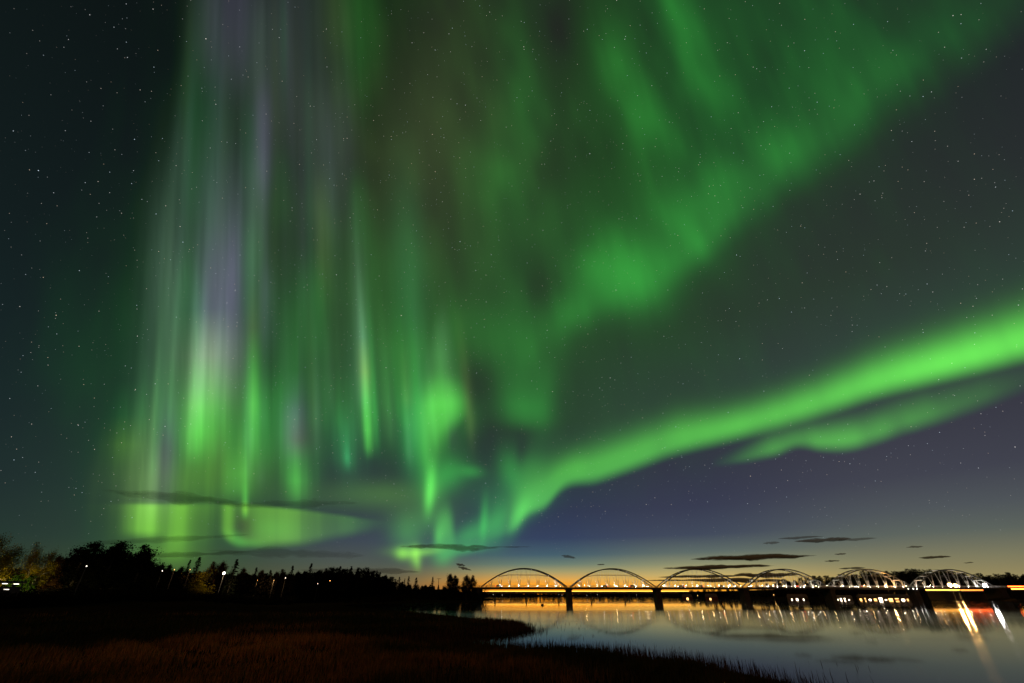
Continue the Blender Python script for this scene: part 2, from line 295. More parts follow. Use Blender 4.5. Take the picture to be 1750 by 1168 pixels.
class MB:
    """collects boxes, bars and tubes and links them as ONE mesh object"""
    def __init__(s): s.v = []; s.f = []
    def add(s, vs, fs):
        b = len(s.v); s.v += [tuple(p) for p in vs]; s.f += [tuple(i+b for i in f) for f in fs]
    def box(s, c, d, rz=0.0, taper=1.0):
        x, y, z = d[0]/2, d[1]/2, d[2]/2; cs, sn = math.cos(rz), math.sin(rz); vs = []
        for k, q in ((-1, 1.0), (1, taper)):
            for i, j in ((-1, -1), (1, -1), (1, 1), (-1, 1)):
                a, b = i*x*q, j*y*q
                vs.append((c[0]+a*cs-b*sn, c[1]+a*sn+b*cs, c[2]+k*z))
        s.add(vs, [(3, 2, 1, 0), (4, 5, 6, 7), (0, 1, 5, 4), (1, 2, 6, 5), (2, 3, 7, 6), (3, 0, 4, 7)])
    def bar(s, a, b, wd, ht, up=(0, 0, 1)):
        a = Vector(a); b = Vector(b); d = (b-a).normalized(); up = Vector(up)
        sd = d.cross(up)
        if sd.length < 1e-4: sd = d.cross(Vector((1, 0, 0)))
        sd.normalize(); up = sd.cross(d); sd *= wd/2; up *= ht/2
        s.add([a-sd-up, a+sd-up, a+sd+up, a-sd+up, b-sd-up, b+sd-up, b+sd+up, b-sd+up],
              [(0, 1, 2, 3), (7, 6, 5, 4), (4, 5, 1, 0), (5, 6, 2, 1), (6, 7, 3, 2), (7, 4, 0, 3)])
    def sweep(s, pts, wd, ht):
        pts = [Vector(p) for p in pts]; n = len(pts); vs = []; fs = []
        for i, p in enumerate(pts):
            d = (pts[min(i+1, n-1)]-pts[max(i-1, 0)]).normalized(); sd = d.cross(Vector((0, 0, 1))).normalized(); up = sd.cross(d)
            for a, b in ((-1, -1), (1, -1), (1, 1), (-1, 1)): vs.append(p+sd*a*wd/2+up*b*ht/2)
        for i in range(n-1):
            for k in range(4): fs.append((i*4+k, i*4+(k+1) % 4, i*4+4+(k+1) % 4, i*4+4+k))
        fs += [(3, 2, 1, 0), tuple(range(4*n-4, 4*n))]; s.add(vs, fs)
    def tube(s, pts, rads, n=6):
        pts = [Vector(p) for p in pts]; m = len(pts); vs = []; fs = []
        for i, p in enumerate(pts):
            d = (pts[min(i+1, m-1)]-pts[max(i-1, 0)]).normalized()
            a = d.cross(Vector((.3, .9, .2))).normalized(); b = d.cross(a)
            for k in range(n):
                t = 2*math.pi*k/n; vs.append(p+(a*math.cos(t)+b*math.sin(t))*rads[i])
        for i in range(m-1):
            for k in range(n): fs.append((i*n+k, i*n+(k+1) % n, i*n+n+(k+1) % n, i*n+n+k))
        fs += [tuple(range(n-1, -1, -1)), tuple(range((m-1)*n, m*n))]; s.add(vs, fs)
    def prism(s, prof, y0, y1):
        """profile in (x, z) pushed along y"""
        n = len(prof); s.add([(x, y0, z) for x, z in prof]+[(x, y1, z) for x, z in prof],
              [tuple(range(n)), tuple(range(2*n-1, n-1, -1))]+[(i, i+n, (i+1) % n+n, (i+1) % n) for i in range(n)])
    def build(s, name, mat, parent=None, smooth=False):
        me = bpy.data.meshes.new(name); me.from_pydata(s.v, [], s.f); me.materials.append(mat); me.update()
        if smooth: me.polygons.foreach_set('use_smooth', [True]*len(me.polygons))
        o = bpy.data.objects.new(name, me); col.objects.link(o)
        if parent is not None: o.parent = parent
        return o
def copy_tree(o, parent=None):
    c = o.copy(); col.objects.link(c)
    if parent is not None: c.parent = parent
    for ch in [q for q in bpy.data.objects if q.parent is o]: copy_tree(ch, c)
    return c

# ---------------------------------------------------------------- materials
M = {}
def mat(name, base=(.2, .2, .2), rough=.7, metal=0.0, nscale=3.0, namt=.35, emit=None, estr=1.0, spec=.3):
    m_ = bpy.data.materials.new(name); m_.use_nodes = True; t = NT(m_.node_tree)
    co = t.n('ShaderNodeTexCoord').outputs['Object']
    no = t.n('ShaderNodeTexNoise', {'Vector': co, 'Scale': nscale, 'Detail': 5.0}).outputs[0]
    c = t.mix(no, tuple(b*(1-namt) for b in base), tuple(min(1, b*(1+namt)) for b in base))
    b = t.n('ShaderNodeBsdfPrincipled', {'Base Color': c, 'Roughness': rough, 'Metallic': metal, 'Specular IOR Level': spec})
    if emit is not None:
        b.inputs['Emission Color'].default_value = tuple(emit)+(1,); b.inputs['Emission Strength'].default_value = estr
    t.n('ShaderNodeOutputMaterial', {0: b.outputs[0]})
    M[name] = m_; return m_
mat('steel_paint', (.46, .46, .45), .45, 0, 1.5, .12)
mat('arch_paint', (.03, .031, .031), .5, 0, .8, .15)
mat('deck_concrete', (.035, .034, .033), .85, 0, .6, .3)
mat('pier_concrete', (.022, .020, .018), .9, 0, .5, .35)
mat('weathered_timber', (.09, .075, .06), .9, 0, 4, .4)
mat('pole_metal', (.03, .03, .032), .7, 0, 3, .2)
mat('wall_paint', (.05, .04, .035), .8, 0, 1.2, .2)
mat('red_wall_paint', (.06, .014, .010), .8, 0, 1.2, .2)
mat('roof_sheet', (.05, .05, .055), .6, 0, 1, .25)
mat('dark_bank', (.006, .0055, .005), .95, 0, 1, .3, spec=.05)
mat('tyre_rubber', (.02, .02, .02), .8, 0, 8, .2)
mat('car_paint', (.10, .11, .13), .3, .2, 2, .1, spec=.5)
mat('car_glass', (.02, .022, .025), .1, 0, 2, .1, spec=.5)
mat('guard_rail', (.35, .35, .35), .5, .5, 2, .2)
def lamp_mat(name, c, s): return mat(name, (.6, .6, .6), .4, 0, 5, .02, emit=c, estr=s)
lamp_mat('bridge_lamp_glow', (1, .88, .70), 330)
lamp_mat('railing_lamp_glow', (1, .64, .28), 90)
lamp_mat('flood_lamp_glow', (1, .93, .86), 60)
lamp_mat('white_lamp_glow', (1, .93, .86), 12)
lamp_mat('dim_lamp_glow', (1, .86, .72), 3.5)
lamp_mat('sodium_lamp_glow', (1, .58, .18), 18)
lamp_mat('warm_lamp_glow', (1, .50, .12), 10)
lamp_mat('window_glow', (1, .52, .15), 4)
lamp_mat('cool_window_glow', (1, .80, .58), 9)
lamp_mat('headlight_glow', (1, .93, .82), 18)
lamp_mat('tail_light_glow', (1, .05, .02), 10)
lamp_mat('strip_glow', (1, .42, .05), 7)
lamp_mat('red_strip_glow', (1, .10, .012), 10)
def leaf_mat(name, a, b, transl=.35, nscale=.25):
    m_ = bpy.data.materials.new(name); m_.use_nodes = True; t = NT(m_.node_tree)
    ge = t.n('ShaderNodeNewGeometry'); 
    no = t.n('ShaderNodeTexNoise', {'Vector': ge.outputs['Position'], 'Scale': nscale, 'Detail': 4.0}).outputs[0]
    no2 = t.n('ShaderNodeTexNoise', {'Vector': ge.outputs['Position'], 'Scale': nscale*9, 'Detail': 1.0}).outputs[0]
    f = t.n('ShaderNodeMapRange', {0: t.m('ADD', t.m('MULTIPLY', no, .65), t.m('MULTIPLY', no2, .35)), 1: .36, 2: .64}).outputs[0]
    c = t.mix(f, a, b)
    d = t.n('ShaderNodeBsdfDiffuse', {'Color': c}); tr = t.n('ShaderNodeBsdfTranslucent', {'Color': c})
    mx = t.n('ShaderNodeMixShader', {0: transl, 1: d.outputs[0], 2: tr.outputs[0]})
    t.n('ShaderNodeOutputMaterial', {0: mx.outputs[0]}); M[name] = m_; return m_
leaf_mat('autumn_birch_leaves', (.05, .040, .004), (.40, .31, .014), .30, .55)
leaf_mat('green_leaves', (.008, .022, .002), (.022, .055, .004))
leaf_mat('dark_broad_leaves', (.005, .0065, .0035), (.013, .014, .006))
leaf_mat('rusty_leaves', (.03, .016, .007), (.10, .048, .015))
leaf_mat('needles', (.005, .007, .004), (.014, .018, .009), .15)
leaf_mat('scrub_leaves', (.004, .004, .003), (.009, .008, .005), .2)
mat('birch_bark', (.62, .58, .50), .8, 0, 2.5, .45)
mat('dark_bark', (.05, .04, .03), .9, 0, 3, .4)

# ---------------------------------------------------------------- aurora: one thin luminous shell high over everything
def build_aurora():
    R = 26000.0; step = 4.0
    xs = np.arange(-420, 2180, step); ys = np.arange(-340, 1018, step)
    gx, gy = np.meshgrid(xs, ys)
    E = aurora(gx, gy)
    E *= (sstep(-420, -300, gx)*sstep(2180, 2060, gx)*sstep(-340, -240, gy))[..., None]
    lum = E.max(-1); keep = lum > .0035
    E = np.clip(E-.0035, 0, None)
    u = (gx-CHX)/CHF; v = (CHY-gy)/CHF
    D = np.stack([u, math.cos(TILT)-v*math.sin(TILT), math.sin(TILT)+v*math.cos(TILT)], -1)
    D /= np.linalg.norm(D, axis=-1, keepdims=True)
    V = D*R; ny, nx = gx.shape
    i = np.arange(ny*nx).reshape(ny, nx)
    F = np.stack([i[:-1, :-1], i[:-1, 1:], i[1:, 1:], i[1:, :-1]], -1).reshape(-1, 4)
    k = (keep[:-1, :-1] | keep[:-1, 1:] | keep[1:, 1:] | keep[1:, :-1]).ravel(); F = F[k]
    used = np.unique(F); remap = np.zeros(ny*nx, np.int32); remap[used] = np.arange(len(used))
    m_ = bpy.data.materials.new('aurora_light'); m_.use_nodes = True; t = NT(m_.node_tree)
    at = t.n('ShaderNodeAttribute', attribute_name='ray_light')
    em = t.n('ShaderNodeEmission', {0: at.outputs['Color'], 1: 1.0}); tp = t.n('ShaderNodeBsdfTransparent')
    ad = t.n('ShaderNodeAddShader', {0: em.outputs[0], 1: tp.outputs[0]}); t.n('ShaderNodeOutputMaterial', {0: ad.outputs[0]})
    m_.cycles.emission_sampling = 'NONE'
    me = quick_mesh('aurora', V.reshape(-1, 3)[used], remap[F], [m_], True)
    ca = me.color_attributes.new('ray_light', 'FLOAT_COLOR', 'POINT')
    c4 = np.ones((len(used), 4), np.float32); c4[:, :3] = E.reshape(-1, 3)[used]; ca.data.foreach_set('color', c4.ravel())
    o = bpy.data.objects.new('aurora', me); col.objects.link(o)
    tag(o, "green northern lights in tall rays and a bright arc across the sky", "aurora", kind='stuff')
build_aurora()

# ---------------------------------------------------------------- ground and river
def poly_sd(poly, X, Y):
    """signed distance to a polygon, positive inside"""
    p = np.asarray(poly, float); q = np.roll(p, -1, 0); d = np.full(X.shape, 1e12); ins = np.zeros(X.shape, bool)
    for (ax, ay), (bx, by) in zip(p, q):
        ex, ey = bx-ax, by-ay; t = np.clip(((X-ax)*ex+(Y-ay)*ey)/(ex*ex+ey*ey), 0, 1)
        d = np.minimum(d, (X-ax-t*ex)**2+(Y-ay-t*ey)**2)
        c = ((ay > Y) != (by > Y)) & (X < ax+(Y-ay)/(by-ay+1e-12)*ex); ins ^= c
    return np.where(ins, 1, -1)*np.sqrt(d)
def W(px, py): v = P(px, py, z=0.0); return (v.x, v.y)
SHORE = [W(*q) for q in ((1470, 1215), (1390, 1182), (1340, 1168), (1295, 1157), (1250, 1148), (1190, 1139), (1150, 1131), (1100, 1126), (1050, 1117), (1000, 1116), (930, 1113), (880, 1110), (850, 1107), (800, 1102), (740, 1098), (800, 1093.5), (850, 1089), (890, 1083), (906, 1077), (893, 1071.5), (860, 1065.5), (830, 1060), (780, 1054), (700, 1045), (640, 1040), (588, 1036), (598, 1033), (700, 1031.6), (770, 1030.6), (815, 1029.5), (828, 1027), (862, 1025.4), (846, 1024.4), (823, 1024.0))]
SHORE += [(-25, 470), (-38, 600), (-60, 850), (-120, 1030), (-4000, 1100), (-4000, -3000), (40, -3000), (40, 0)]
RIGHT = [(262, 960), (186, 560), (208, 470), (270, 430), (320, 400), (338, 368), (326, 335), (286, 288), (262, 256), (300, 236), (420, 225), (5000, 180), (5000, 9000), (262, 9000)]
FAR = [(-5000, 1010), (-100, 1030), (120, 1100), (290, 940), (5000, 900), (5000, 12000), (-5000, 12000)]
BX0, BY0, BDX, BDY = -22.8, 340.0, 62.1, 3.06
BT = Vector((BDX, BDY, 0)).normalized(); BN = Vector((-BT.y, BT.x, 0)); SPAN = math.hypot(BDX, BDY)
DECK = 7.75
def land(X, Y):
    X = np.asarray(X, float); Y = np.asarray(Y, float)
    wob = 1.1*np.sin(X*.55+2*np.sin(Y*.13))*np.sin(Y*.37+1.3)*np.clip(np.hypot(X, Y)/60, .3, 2.2)
    a = poly_sd(SHORE, X, Y)+wob*.5; b = poly_sd(RIGHT, X, Y)+wob; c = poly_sd(FAR, X, Y)+wob
    r = np.hypot(X, Y)
    return a, b, c, r
def ground_z(X, Y):
    a, b, c, r = land(X, Y)
    za = np.where(a > 0, .42*(1-np.exp(-a/4))*(1-.82*sstep(45, 105, r)*(1-sstep(205, 240, Y)))+2.4*sstep(80, 150, r)*sstep(12, 60, a)*np.maximum(sstep(-.38, -.52, np.arctan2(X, np.maximum(Y, .1))), sstep(212, 245, Y)), np.maximum(-1.6, a*.12))
    zb = np.where(b > 0, 1.1*(1-np.exp(-b/5))+7.5*sstep(8, 110, b)+6*sstep(100, 420, b), np.maximum(-1.6, b*.15))
    zc = np.where(c > 0, .8*(1-np.exp(-c/6))+6*sstep(30, 900, c), np.maximum(-1.6, c*.15))
    z = np.maximum(np.maximum(za, zb), zc)
    # road embankments at both ends of the bridge
    k = (X-BX0)*BT.x+(Y-BY0)*BT.y; n = np.abs((X-BX0)*BN.x+(Y-BY0)*BN.y)
    emb = (DECK-1.3)-np.clip(n-5.5, 0, None)*.55
    for inside in (sstep(-9, -17, k), sstep(6*SPAN+6, 6*SPAN+16, k)):
        z = np.where((inside > 0) & (emb > z), z+(emb-z)*inside, z)
    n1 = np.sin(X*.31+1.7*np.sin(Y*.21))*np.sin(Y*.27+1.1*np.sin(X*.17)); n2 = np.sin(X*1.3+Y*.7)*np.sin(Y*1.1-X*.5)
    return np.where(z > .03, z+np.clip(z, 0, .5)*(.22*n1+.08*n2), z)
def build_ground():
    th = np.radians(np.concatenate([np.arange(-180, -78, 6), np.arange(-78, 78, .42), np.arange(78, 180.1, 6)]))
    rr = np.concatenate([[.02], np.geomspace(2.5, 260, 190), np.geomspace(266, 900, 90), np.geomspace(940, 12000, 36)])
    T, Rr = np.meshgrid(th, rr); X = Rr*np.sin(T); Y = Rr*np.cos(T); Z = ground_z(X, Y)
    ny, nx = X.shape; i = np.arange(ny*nx).reshape(ny, nx)
    F = np.stack([i[:-1, :-1], i[1:, :-1], i[1:, 1:], i[:-1, 1:]], -1).reshape(-1, 4)[:, ::-1]
    m_ = bpy.data.materials.new('meadow_soil'); m_.use_nodes = True; t = NT(m_.node_tree)
    co = t.n('ShaderNodeNewGeometry').outputs['Position']
    n1 = t.n('ShaderNodeTexNoise', {'Vector': co, 'Scale': .06, 'Detail': 5.0}).outputs[0]
    n2 = t.n('ShaderNodeTexNoise', {'Vector': co, 'Scale': 1.6, 'Detail': 6.0}).outputs[0]
    c = t.mix(t.n('ShaderNodeMapRange', {0: n1, 1: .4, 2: .6}).outputs[0], (.010, .011, .006, 1), (.020, .012, .007, 1))
    c = t.mix(n2, c, (.008, .007, .005, 1))
    bp = t.n('ShaderNodeBump', {'Height': n2, 'Strength': .6, 'Distance': .2})
    b = t.n('ShaderNodeBsdfDiffuse', {'Color': c, 'Normal': bp.outputs[0]})
    t.n('ShaderNodeOutputMaterial', {0: b.outputs[0]})
    me = quick_mesh('ground', np.stack([X, Y, Z], -1).reshape(-1, 3), F, [m_], True)
    o = bpy.data.objects.new('ground', me); col.objects.link(o); tag(o, kind='structure')
build_ground()
def build_river():
    m_ = bpy.data.materials.new('river_water'); m_.use_nodes = True; t = NT(m_.node_tree)
    co = t.n('ShaderNodeNewGeometry').outputs['Position']
    mp = t.n('ShaderNodeMapping', {'Vector': co, 'Scale': (.012, .075, 1.0)}).outputs[0]
    breeze = t.n('ShaderNodeTexNoise', {'Vector': mp, 'Scale': 1.0, 'Detail': 3.0}).outputs[0]
    yy = t.n('ShaderNodeSeparateXYZ', {0: co}).outputs[1]
    near = t.ramp(t.m('DIVIDE', yy, 200.0), [(.10, .040), (.22, .044), (.32, .076), (.44, .080), (.56, .036), (1.0, .034)])
    ro = t.m('ADD', near, t.n('ShaderNodeMapRange', {0: breeze, 1: .52, 2: .74, 3: 0.0, 4: .035}).outputs[0])
    mp2 = t.n('ShaderNodeMapping', {'Vector': co, 'Scale': (.22, .5, 1.0)}).outputs[0]
    n = t.n('ShaderNodeTexNoise', {'Vector': mp2, 'Scale': 1.0, 'Detail': 3.0}).outputs[0]
    bp = t.n('ShaderNodeBump', {'Height': n, 'Strength': .008, 'Distance': .06})
    b = t.n('ShaderNodeBsdfPrincipled', {'Base Color': (.006, .010, .012, 1), 'Roughness': ro, 'IOR': 1.333, 'Specular IOR Level': .5, 'Normal': bp.outputs[0]})
    t.n('ShaderNodeOutputMaterial', {0: b.outputs[0]})
    q = MB(); q.add([(-6000, -400, 0), (6000, -400, 0), (6000, 12000, 0), (-6000, 12000, 0)], [(0, 1, 2, 3)])
    tag(q.build('river', m_), kind='structure')
build_river()

# ---------------------------------------------------------------- the arch bridge
def BP(k, n=0.0, z=0.0): # point on the bridge: k spans along, n metres across (+ away), height z
    return Vector((BX0, BY0, 0))+BT*(k*SPAN)+BN*n+Vector((0, 0, z))
def build_bridge():
    br = empty('arch_bridge', BP(3))
    tag(br, "long road bridge of six tied arches with lit hangers over the river", "bridge")
    br_inv = Matrix.Translation(-br.location)
    def fin(mb, name, m_, par=br, **kw):
        off = br.location if par is br else Vector((0, 0, 0))
        mb.v = [(p[0]-br.location.x, p[1]-br.location.y, p[2]-br.location.z) for p in mb.v]
        return mb.build(name, m_, par, **kw)
    rise = 11.2; g = 1.5/SPAN; RN = 3.6
    d = MB(); d.sweep([BP(-.30, 0, DECK-.45), BP(3, 0, DECK-.45), BP(6.3, 0, DECK-.45)], 11.0, .7)
    d.sweep([BP(-.20, -3.6, DECK-1.05), BP(6.2, -3.6, DECK-1.05)], .8, .5); d.sweep([BP(-.20, 3.6, DECK-1.05), BP(6.2, 3.6, DECK-1.05)], .8, .5)
    fin(d, 'deck', M['deck_concrete'])
    for sd in (-1, 1):
        q = MB()
        for zz in (.45, .8, 1.15): q.sweep([BP(-.30, sd*5.3, DECK-.1+zz), BP(6.3, sd*5.3, DECK-.1+zz)], .06, .06)
        for i in range(0, 133): q.box(BP(-.30+6.6*i/132, sd*5.3, DECK+.47), (.08, .08, 1.2))
        fin(q, 'railing', M['steel_paint'])
    for k in range(0, 7):
        p = MB(); c = BP(k)
        if k in (0, 6):
            p.box((c.x, c.y, 3.0), (4.5, 13, 8.0), math.atan2(BT.y, BT.x)); fin(p, 'abutment', M['pier_concrete'])
        else:
            rz = math.atan2(BT.y, BT.x)
            p.box((c.x, c.y, 2.2), (3.4, 8.4, 8.0), rz, .94); p.box((c.x, c.y, DECK-1.62), (4.0, 9.4, .7), rz)
            fin(p, 'pier', M['pier_concrete'])
    lamp0 = None
    for k in range(6):
        def A(s, sd): # arch axis
            ss = g+(1-2*g)*s
            return BP(k+ss, sd*RN, DECK+.1+rise*4*s*(1-s)*(.94+.06*4*s*(1-s)))
        for sd in (-1, 1):
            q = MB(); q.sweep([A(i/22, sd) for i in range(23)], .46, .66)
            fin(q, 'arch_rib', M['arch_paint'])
            for j in range(1, 9):
                s = j/9; node = BP(k+g+(1-2*g)*s, sd*RN, DECK)
                h = MB()
                for ds in (-.032, .032):
                    top_ = A(min(.97, max(.03, s+ds)), sd); f_ = min(.75, 4.2/max(1.0, (top_-node).length)); el_ = node.lerp(top_, f_)
                    h.bar(node, el_, .21, .21); h.bar(el_, top_, .075, .075)
                fin(h, 'hanger', M['steel_paint'])
                if lamp0 is None:
                    l = MB(); l.box((0, 0, .13), (.7, .6, .26)); l.box((0, -.27, .30), (.7, .06, .12)); l.box((0, .27, .30), (.7, .06, .12))
                    lo = lamp0 = l.build('uplight', M['pole_metal'], br)
                    e = MB(); e.box((0, 0, .272), (.62, .46, .02)); e.build('lens', M['bridge_lamp_glow'], lo)
                else: lo = copy_tree(lamp0, br)
                lo.location = node+BN*(.5 if sd < 0 else -.5)-br.location
        if k > 0:
            nl_ = (0, 3, 8, 8, 4, 3)[k]
            for j in range(nl_):
                l = MB(); l.box((0, 0, 0), (.22, .16, .18)); lo = l.build('railing_lamp', M['railing_lamp_glow'], br); lo.location = BP(k+(j+.5)/nl_, -5.42, DECK+.95+.1*((j*7+k) % 3))-br.location
        # upper lit stringer hung inside the arch
        q = MB()
        for sd in (-1, 1):
            pts = [(.2, .58), (.32, .66), (.5, .66), (.68, .66), (.8, .58)]
            q.sweep([BP(k+g+(1-2*g)*s, sd*RN, DECK+rise*f) for s, f in pts], .14, .16)
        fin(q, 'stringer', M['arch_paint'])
        for s in (.115, .2, .3, .4, .5, .6, .7, .8, .885):
            q = MB(); q.bar(A(s, -1), A(s, 1), .36, .45 if s in (.115, .885) else .3); fin(q, 'cross_brace', M['steel_paint'])
        for s in (.115, .885):
            for sd in (-1, 1):
                q = MB(); q.bar(BP(k+g+(1-2*g)*s, sd*RN, DECK-.1), A(s, sd), .34, .34); fin(q, 'portal_post', M['steel_paint'])
        for s, sg in ((.06, 1), (.94, -1)):
            l = MB(); l.box((0, 0, .25), (.5, .9, .5)); l.box((.0, 0, .54), (.7, 1.1, .08)); l.box((0, -.5, .64), (.7, .08, .14))
            lo = l.build('floodlight', M['pole_metal'], br)
            e = MB(); e.box((0, .03, .60), (.6, .8, .03)) if not (k == 5 and sg < 0) else e.box((0, .03, 1.4), (2.2, 1.2, 2.0), 0, .8); e.build('lens', M['bridge_lamp_glow'] if not (k == 5 and sg < 0) else M['flood_lamp_glow'], lo)
            lo.location = BP(k+g+(1-2*g)*s, 0, DECK-.1)-br.location
            if k == 5 and sg < 0:
                ld = bpy.data.lights.new('floodlight_beam', 'POINT'); ld.energy = 3000; ld.color = (1, .90, .76); ld.shadow_soft_size = .3
                lt = bpy.data.objects.new('floodlight_beam', ld); col.objects.link(lt); lt.parent = lo; lt.location = (0, 0, 3.2)
    return br
build_bridge()

# low second crossing far behind, with a glowing bar added for its car light trail
def build_low_bridge():
    Y = 700.0
    zt = P(900, 1011.5, Y=Y).z; x0, x1 = P(822, 1011, Y=Y).x, P(1175, 1011, Y=Y).x
    o = empty('low_bridge', ((x0+x1)/2, Y, 0)); tag(o, "low dark beam bridge far behind the arches with a golden strip of light", "bridge")
    c = (x0+x1)/2; hw = (x1-x0)/2
    q = MB(); q.box((0, 0, zt-1.6), (2*hw+30, 9, 2.2)); q.build('deck', M['deck_concrete'], o)
    q = MB()
    for i in range(8): q.box((-hw+2*hw*i/7, 0, (zt-2.7)/2-.6), (1.6, 7, zt-2.7+1.2), 0, .9)
    q.build('pier', M['pier_concrete'], o)
    q = MB()
    q.box((0, -4.4, zt-.1), (2*hw+30, .12, .7))
    for i in range(60): q.box((-hw+2*hw*i/59, -4.4, zt-.3), (.2, .2, .9))
    q.build('parapet', M['guard_rail'], o)
    q = MB(); q.box((0, -4.6, zt+.5), (2*hw, .3, .4)); q.build('light_strip', M['strip_glow'], o)
build_low_bridge()

# ---------------------------------------------------------------- vegetation
def leaf_cards(rs, C, size, stretch=1.0, flat=0.0, dirs=None):
    """one folded leaf-spray card per centre in C; returns V, F"""
    n = len(C)
    a = rs.normal(size=(n, 3)); 
    if dirs is not None: a = a*.45+dirs*1.0
    a[:, 2] *= (1-flat); a /= np.linalg.norm(a, axis=1, keepdims=True)+1e-9
    b = rs.normal(size=(n, 3)); b -= a*(a*b).sum(1, keepdims=True); b /= np.linalg.norm(b, axis=1, keepdims=True)+1e-9
    s = size*(.6+.8*rs.rand(n, 1))
    A = a*s*stretch; B = b*s*.55
    V = np.stack([C-A, C-A*.1+B, C+A, C-A*.1-B], 1).reshape(-1, 3)
    F = np.arange(4*n).reshape(n, 4); return V, F
TREES = {}
def proto_mesh(kind, seed):
    """returns (trunk mesh, crown mesh) of a tree 1 unit high"""
    key = (kind, seed)
    if key in TREES: return TREES[key]
    rs = np.random.RandomState(seed*17+{'broad': 1, 'birch': 2, 'spruce': 3, 'pine': 4, 'bush': 5}[kind]); q = MB()
    if kind in ('broad', 'birch'):
        stems = 1 if kind == 'broad' else 3
        cl = []
        for st in range(stems):
            a0 = rs.rand()*6.28; lean = .0 if stems == 1 else .16
            base = Vector((math.cos(a0)*.02*(stems > 1), math.sin(a0)*.02*(stems > 1), 0)); hh = .88 if st == 0 else .68+.12*rs.rand()
            pts = [base]
            for i in range(1, 9):
                t = i/8; pts.append(base+Vector((math.cos(a0)*lean*t+.018*rs.normal()*t, math.sin(a0)*lean*t+.018*rs.normal()*t, hh*t)))
            r0 = .020 if kind == 'broad' else .016
            q.tube(pts, [r0*(1-.85*i/8)+.0015 for i in range(9)], 7)
            nl = 20 if kind == 'broad' else 10
            for j in range(nl):
                t = (.10 if kind == 'broad' else .22)+(.86 if kind == 'broad' else .74)*(j+.5*rs.rand())/nl; f = t*8; i = min(7, int(f)); p = pts[i].lerp(pts[i+1], f-i)
                an = j*2.4+rs.rand(); ln = (.25*max(0, 1-t)**.6+.06 if kind == 'broad' else .24*(1.08-1.0*abs(t-.34)**1.1))*(.7+.5*rs.rand())*(1 if t < .8 else .7)
                up = .55 if kind == 'broad' else .9
                lp = [p]
                for m_ in range(1, 5):
                    g_ = m_/4
                    lp.append(p+Vector((math.cos(an)*ln*g_, math.sin(an)*ln*g_, ln*(up*g_-.28*g_*g_*(1 if kind == 'broad' else 1.6))))+Vector(rs.normal(size=3)*.008))
                q.tube(lp, [.0065*(1-t*.5)*(1-.8*m_/4)+.0008 for m_ in range(5)], 4)
                for m_ in (2, 3, 4):
                    for _ in range(2 if kind == 'broad' else 3):
                        cl.append((np.array(lp[m_])+rs.normal(size=3)*.028, .030+.026*rs.rand()))
            for _ in range(6): cl.append((np.array(pts[8])+rs.normal(size=3)*np.array((.03, .03, .05)), .03))
        C = np.concatenate([c+rs.normal(size=(52 if kind == 'broad' else 48, 3))*np.array((1, 1, .8 if kind == 'broad' else 1.25))*r for c, r in cl])
        C = C[C[:, 2] > (.06 if kind == 'broad' else .16)]; C[:, 2] = np.minimum(C[:, 2], 1.0-.02*rs.rand(len(C)))
        V, F = leaf_cards(rs, C, .0145 if kind == 'broad' else .0088, 1.15)
    elif kind == 'bush':
        cl = []
        for j in range(13):
            an = rs.rand()*6.28; ln = .25+.45*rs.rand(); el = .5+.9*rs.rand(); p = Vector((0, 0, 0)); lp = [p]
            for m_ in range(1, 4): lp.append(Vector((math.cos(an)*ln*m_/3*math.cos(el)*1.3, math.sin(an)*ln*m_/3*math.cos(el)*1.3, ln*1.25*math.sin(el)*m_/3)))
            q.tube(lp, [.012, .009, .006, .003], 4)
            for m_ in (1, 2, 3): cl.append((np.array(lp[m_])+rs.normal(size=3)*.05, .09))
        C = np.concatenate([c+rs.normal(size=(44, 3))*r for c, r in cl]); C[:, 2] = np.abs(C[:, 2])+.01
        V, F = leaf_cards(rs, C, .034, 1.1)
    elif kind == 'spruce':
        pts = [Vector((.006*rs.normal(), .006*rs.normal(), i/6*.98)) for i in range(7)]; pts[0] = Vector((0, 0, 0))
        q.tube(pts, [.016*(1-.93*i/6)+.001 for i in range(7)], 6); Cs = []; Ds = []
        wid = .15+.05*rs.rand()
        for lv in range(34):
            z = .05+.93*(lv/33)**.95; R = wid*(1-z)**.75*(.75+.5*rs.rand())+.006
            for b in range(7):
                an = rs.rand()*6.28; L = R*(.6+.55*rs.rand()); k = max(2, int(7*L/wid))
                f = (np.arange(k)+.7)/k; dr = np.array((math.cos(an), math.sin(an), -.32))
                c = np.outer(f*L, dr)+np.array((0, 0, z+.03*L)); c[:, 2] += .10*L*f**2
                c += rs.normal(size=c.shape)*.006
                Cs.append(c); Ds.append(np.tile(dr, (k, 1)))
                if lv % 3 == 0 and b < 3: q.bar((0, 0, z), tuple(c[-1]), .003, .003)
        C = np.concatenate(Cs); V, F = leaf_cards(rs, C, .020, 1.3, 0, np.concatenate(Ds))
    else: # pine
        pts = [Vector((.012*rs.normal()*i/6, .012*rs.normal()*i/6, i/6*.93)) for i in range(7)]
        q.tube(pts, [.016*(1-.8*i/6) for i in range(7)], 6); cl = []
        for j in range(26):
            t = .38+.58*(j/25.); f = t*6; i = min(5, int(f)); p = pts[i].lerp(pts[i+1], f-i)
            an = j*2.4+rs.rand(); ln = .20*(1.05-abs(t-.60)*1.5)*(.6+.7*rs.rand()); e_ = p+Vector((math.cos(an)*ln, math.sin(an)*ln, ln*(.1+.5*t)))
            q.tube([p, p.lerp(e_, .5)+Vector((0, 0, .01)), e_], [.005, .003, .001], 4)
            for _ in range(2): cl.append((np.array(e_)+rs.normal(size=3)*.02, .034)); 
            cl.append((np.array(p.lerp(e_, .6))+rs.normal(size=3)*.015, .028))
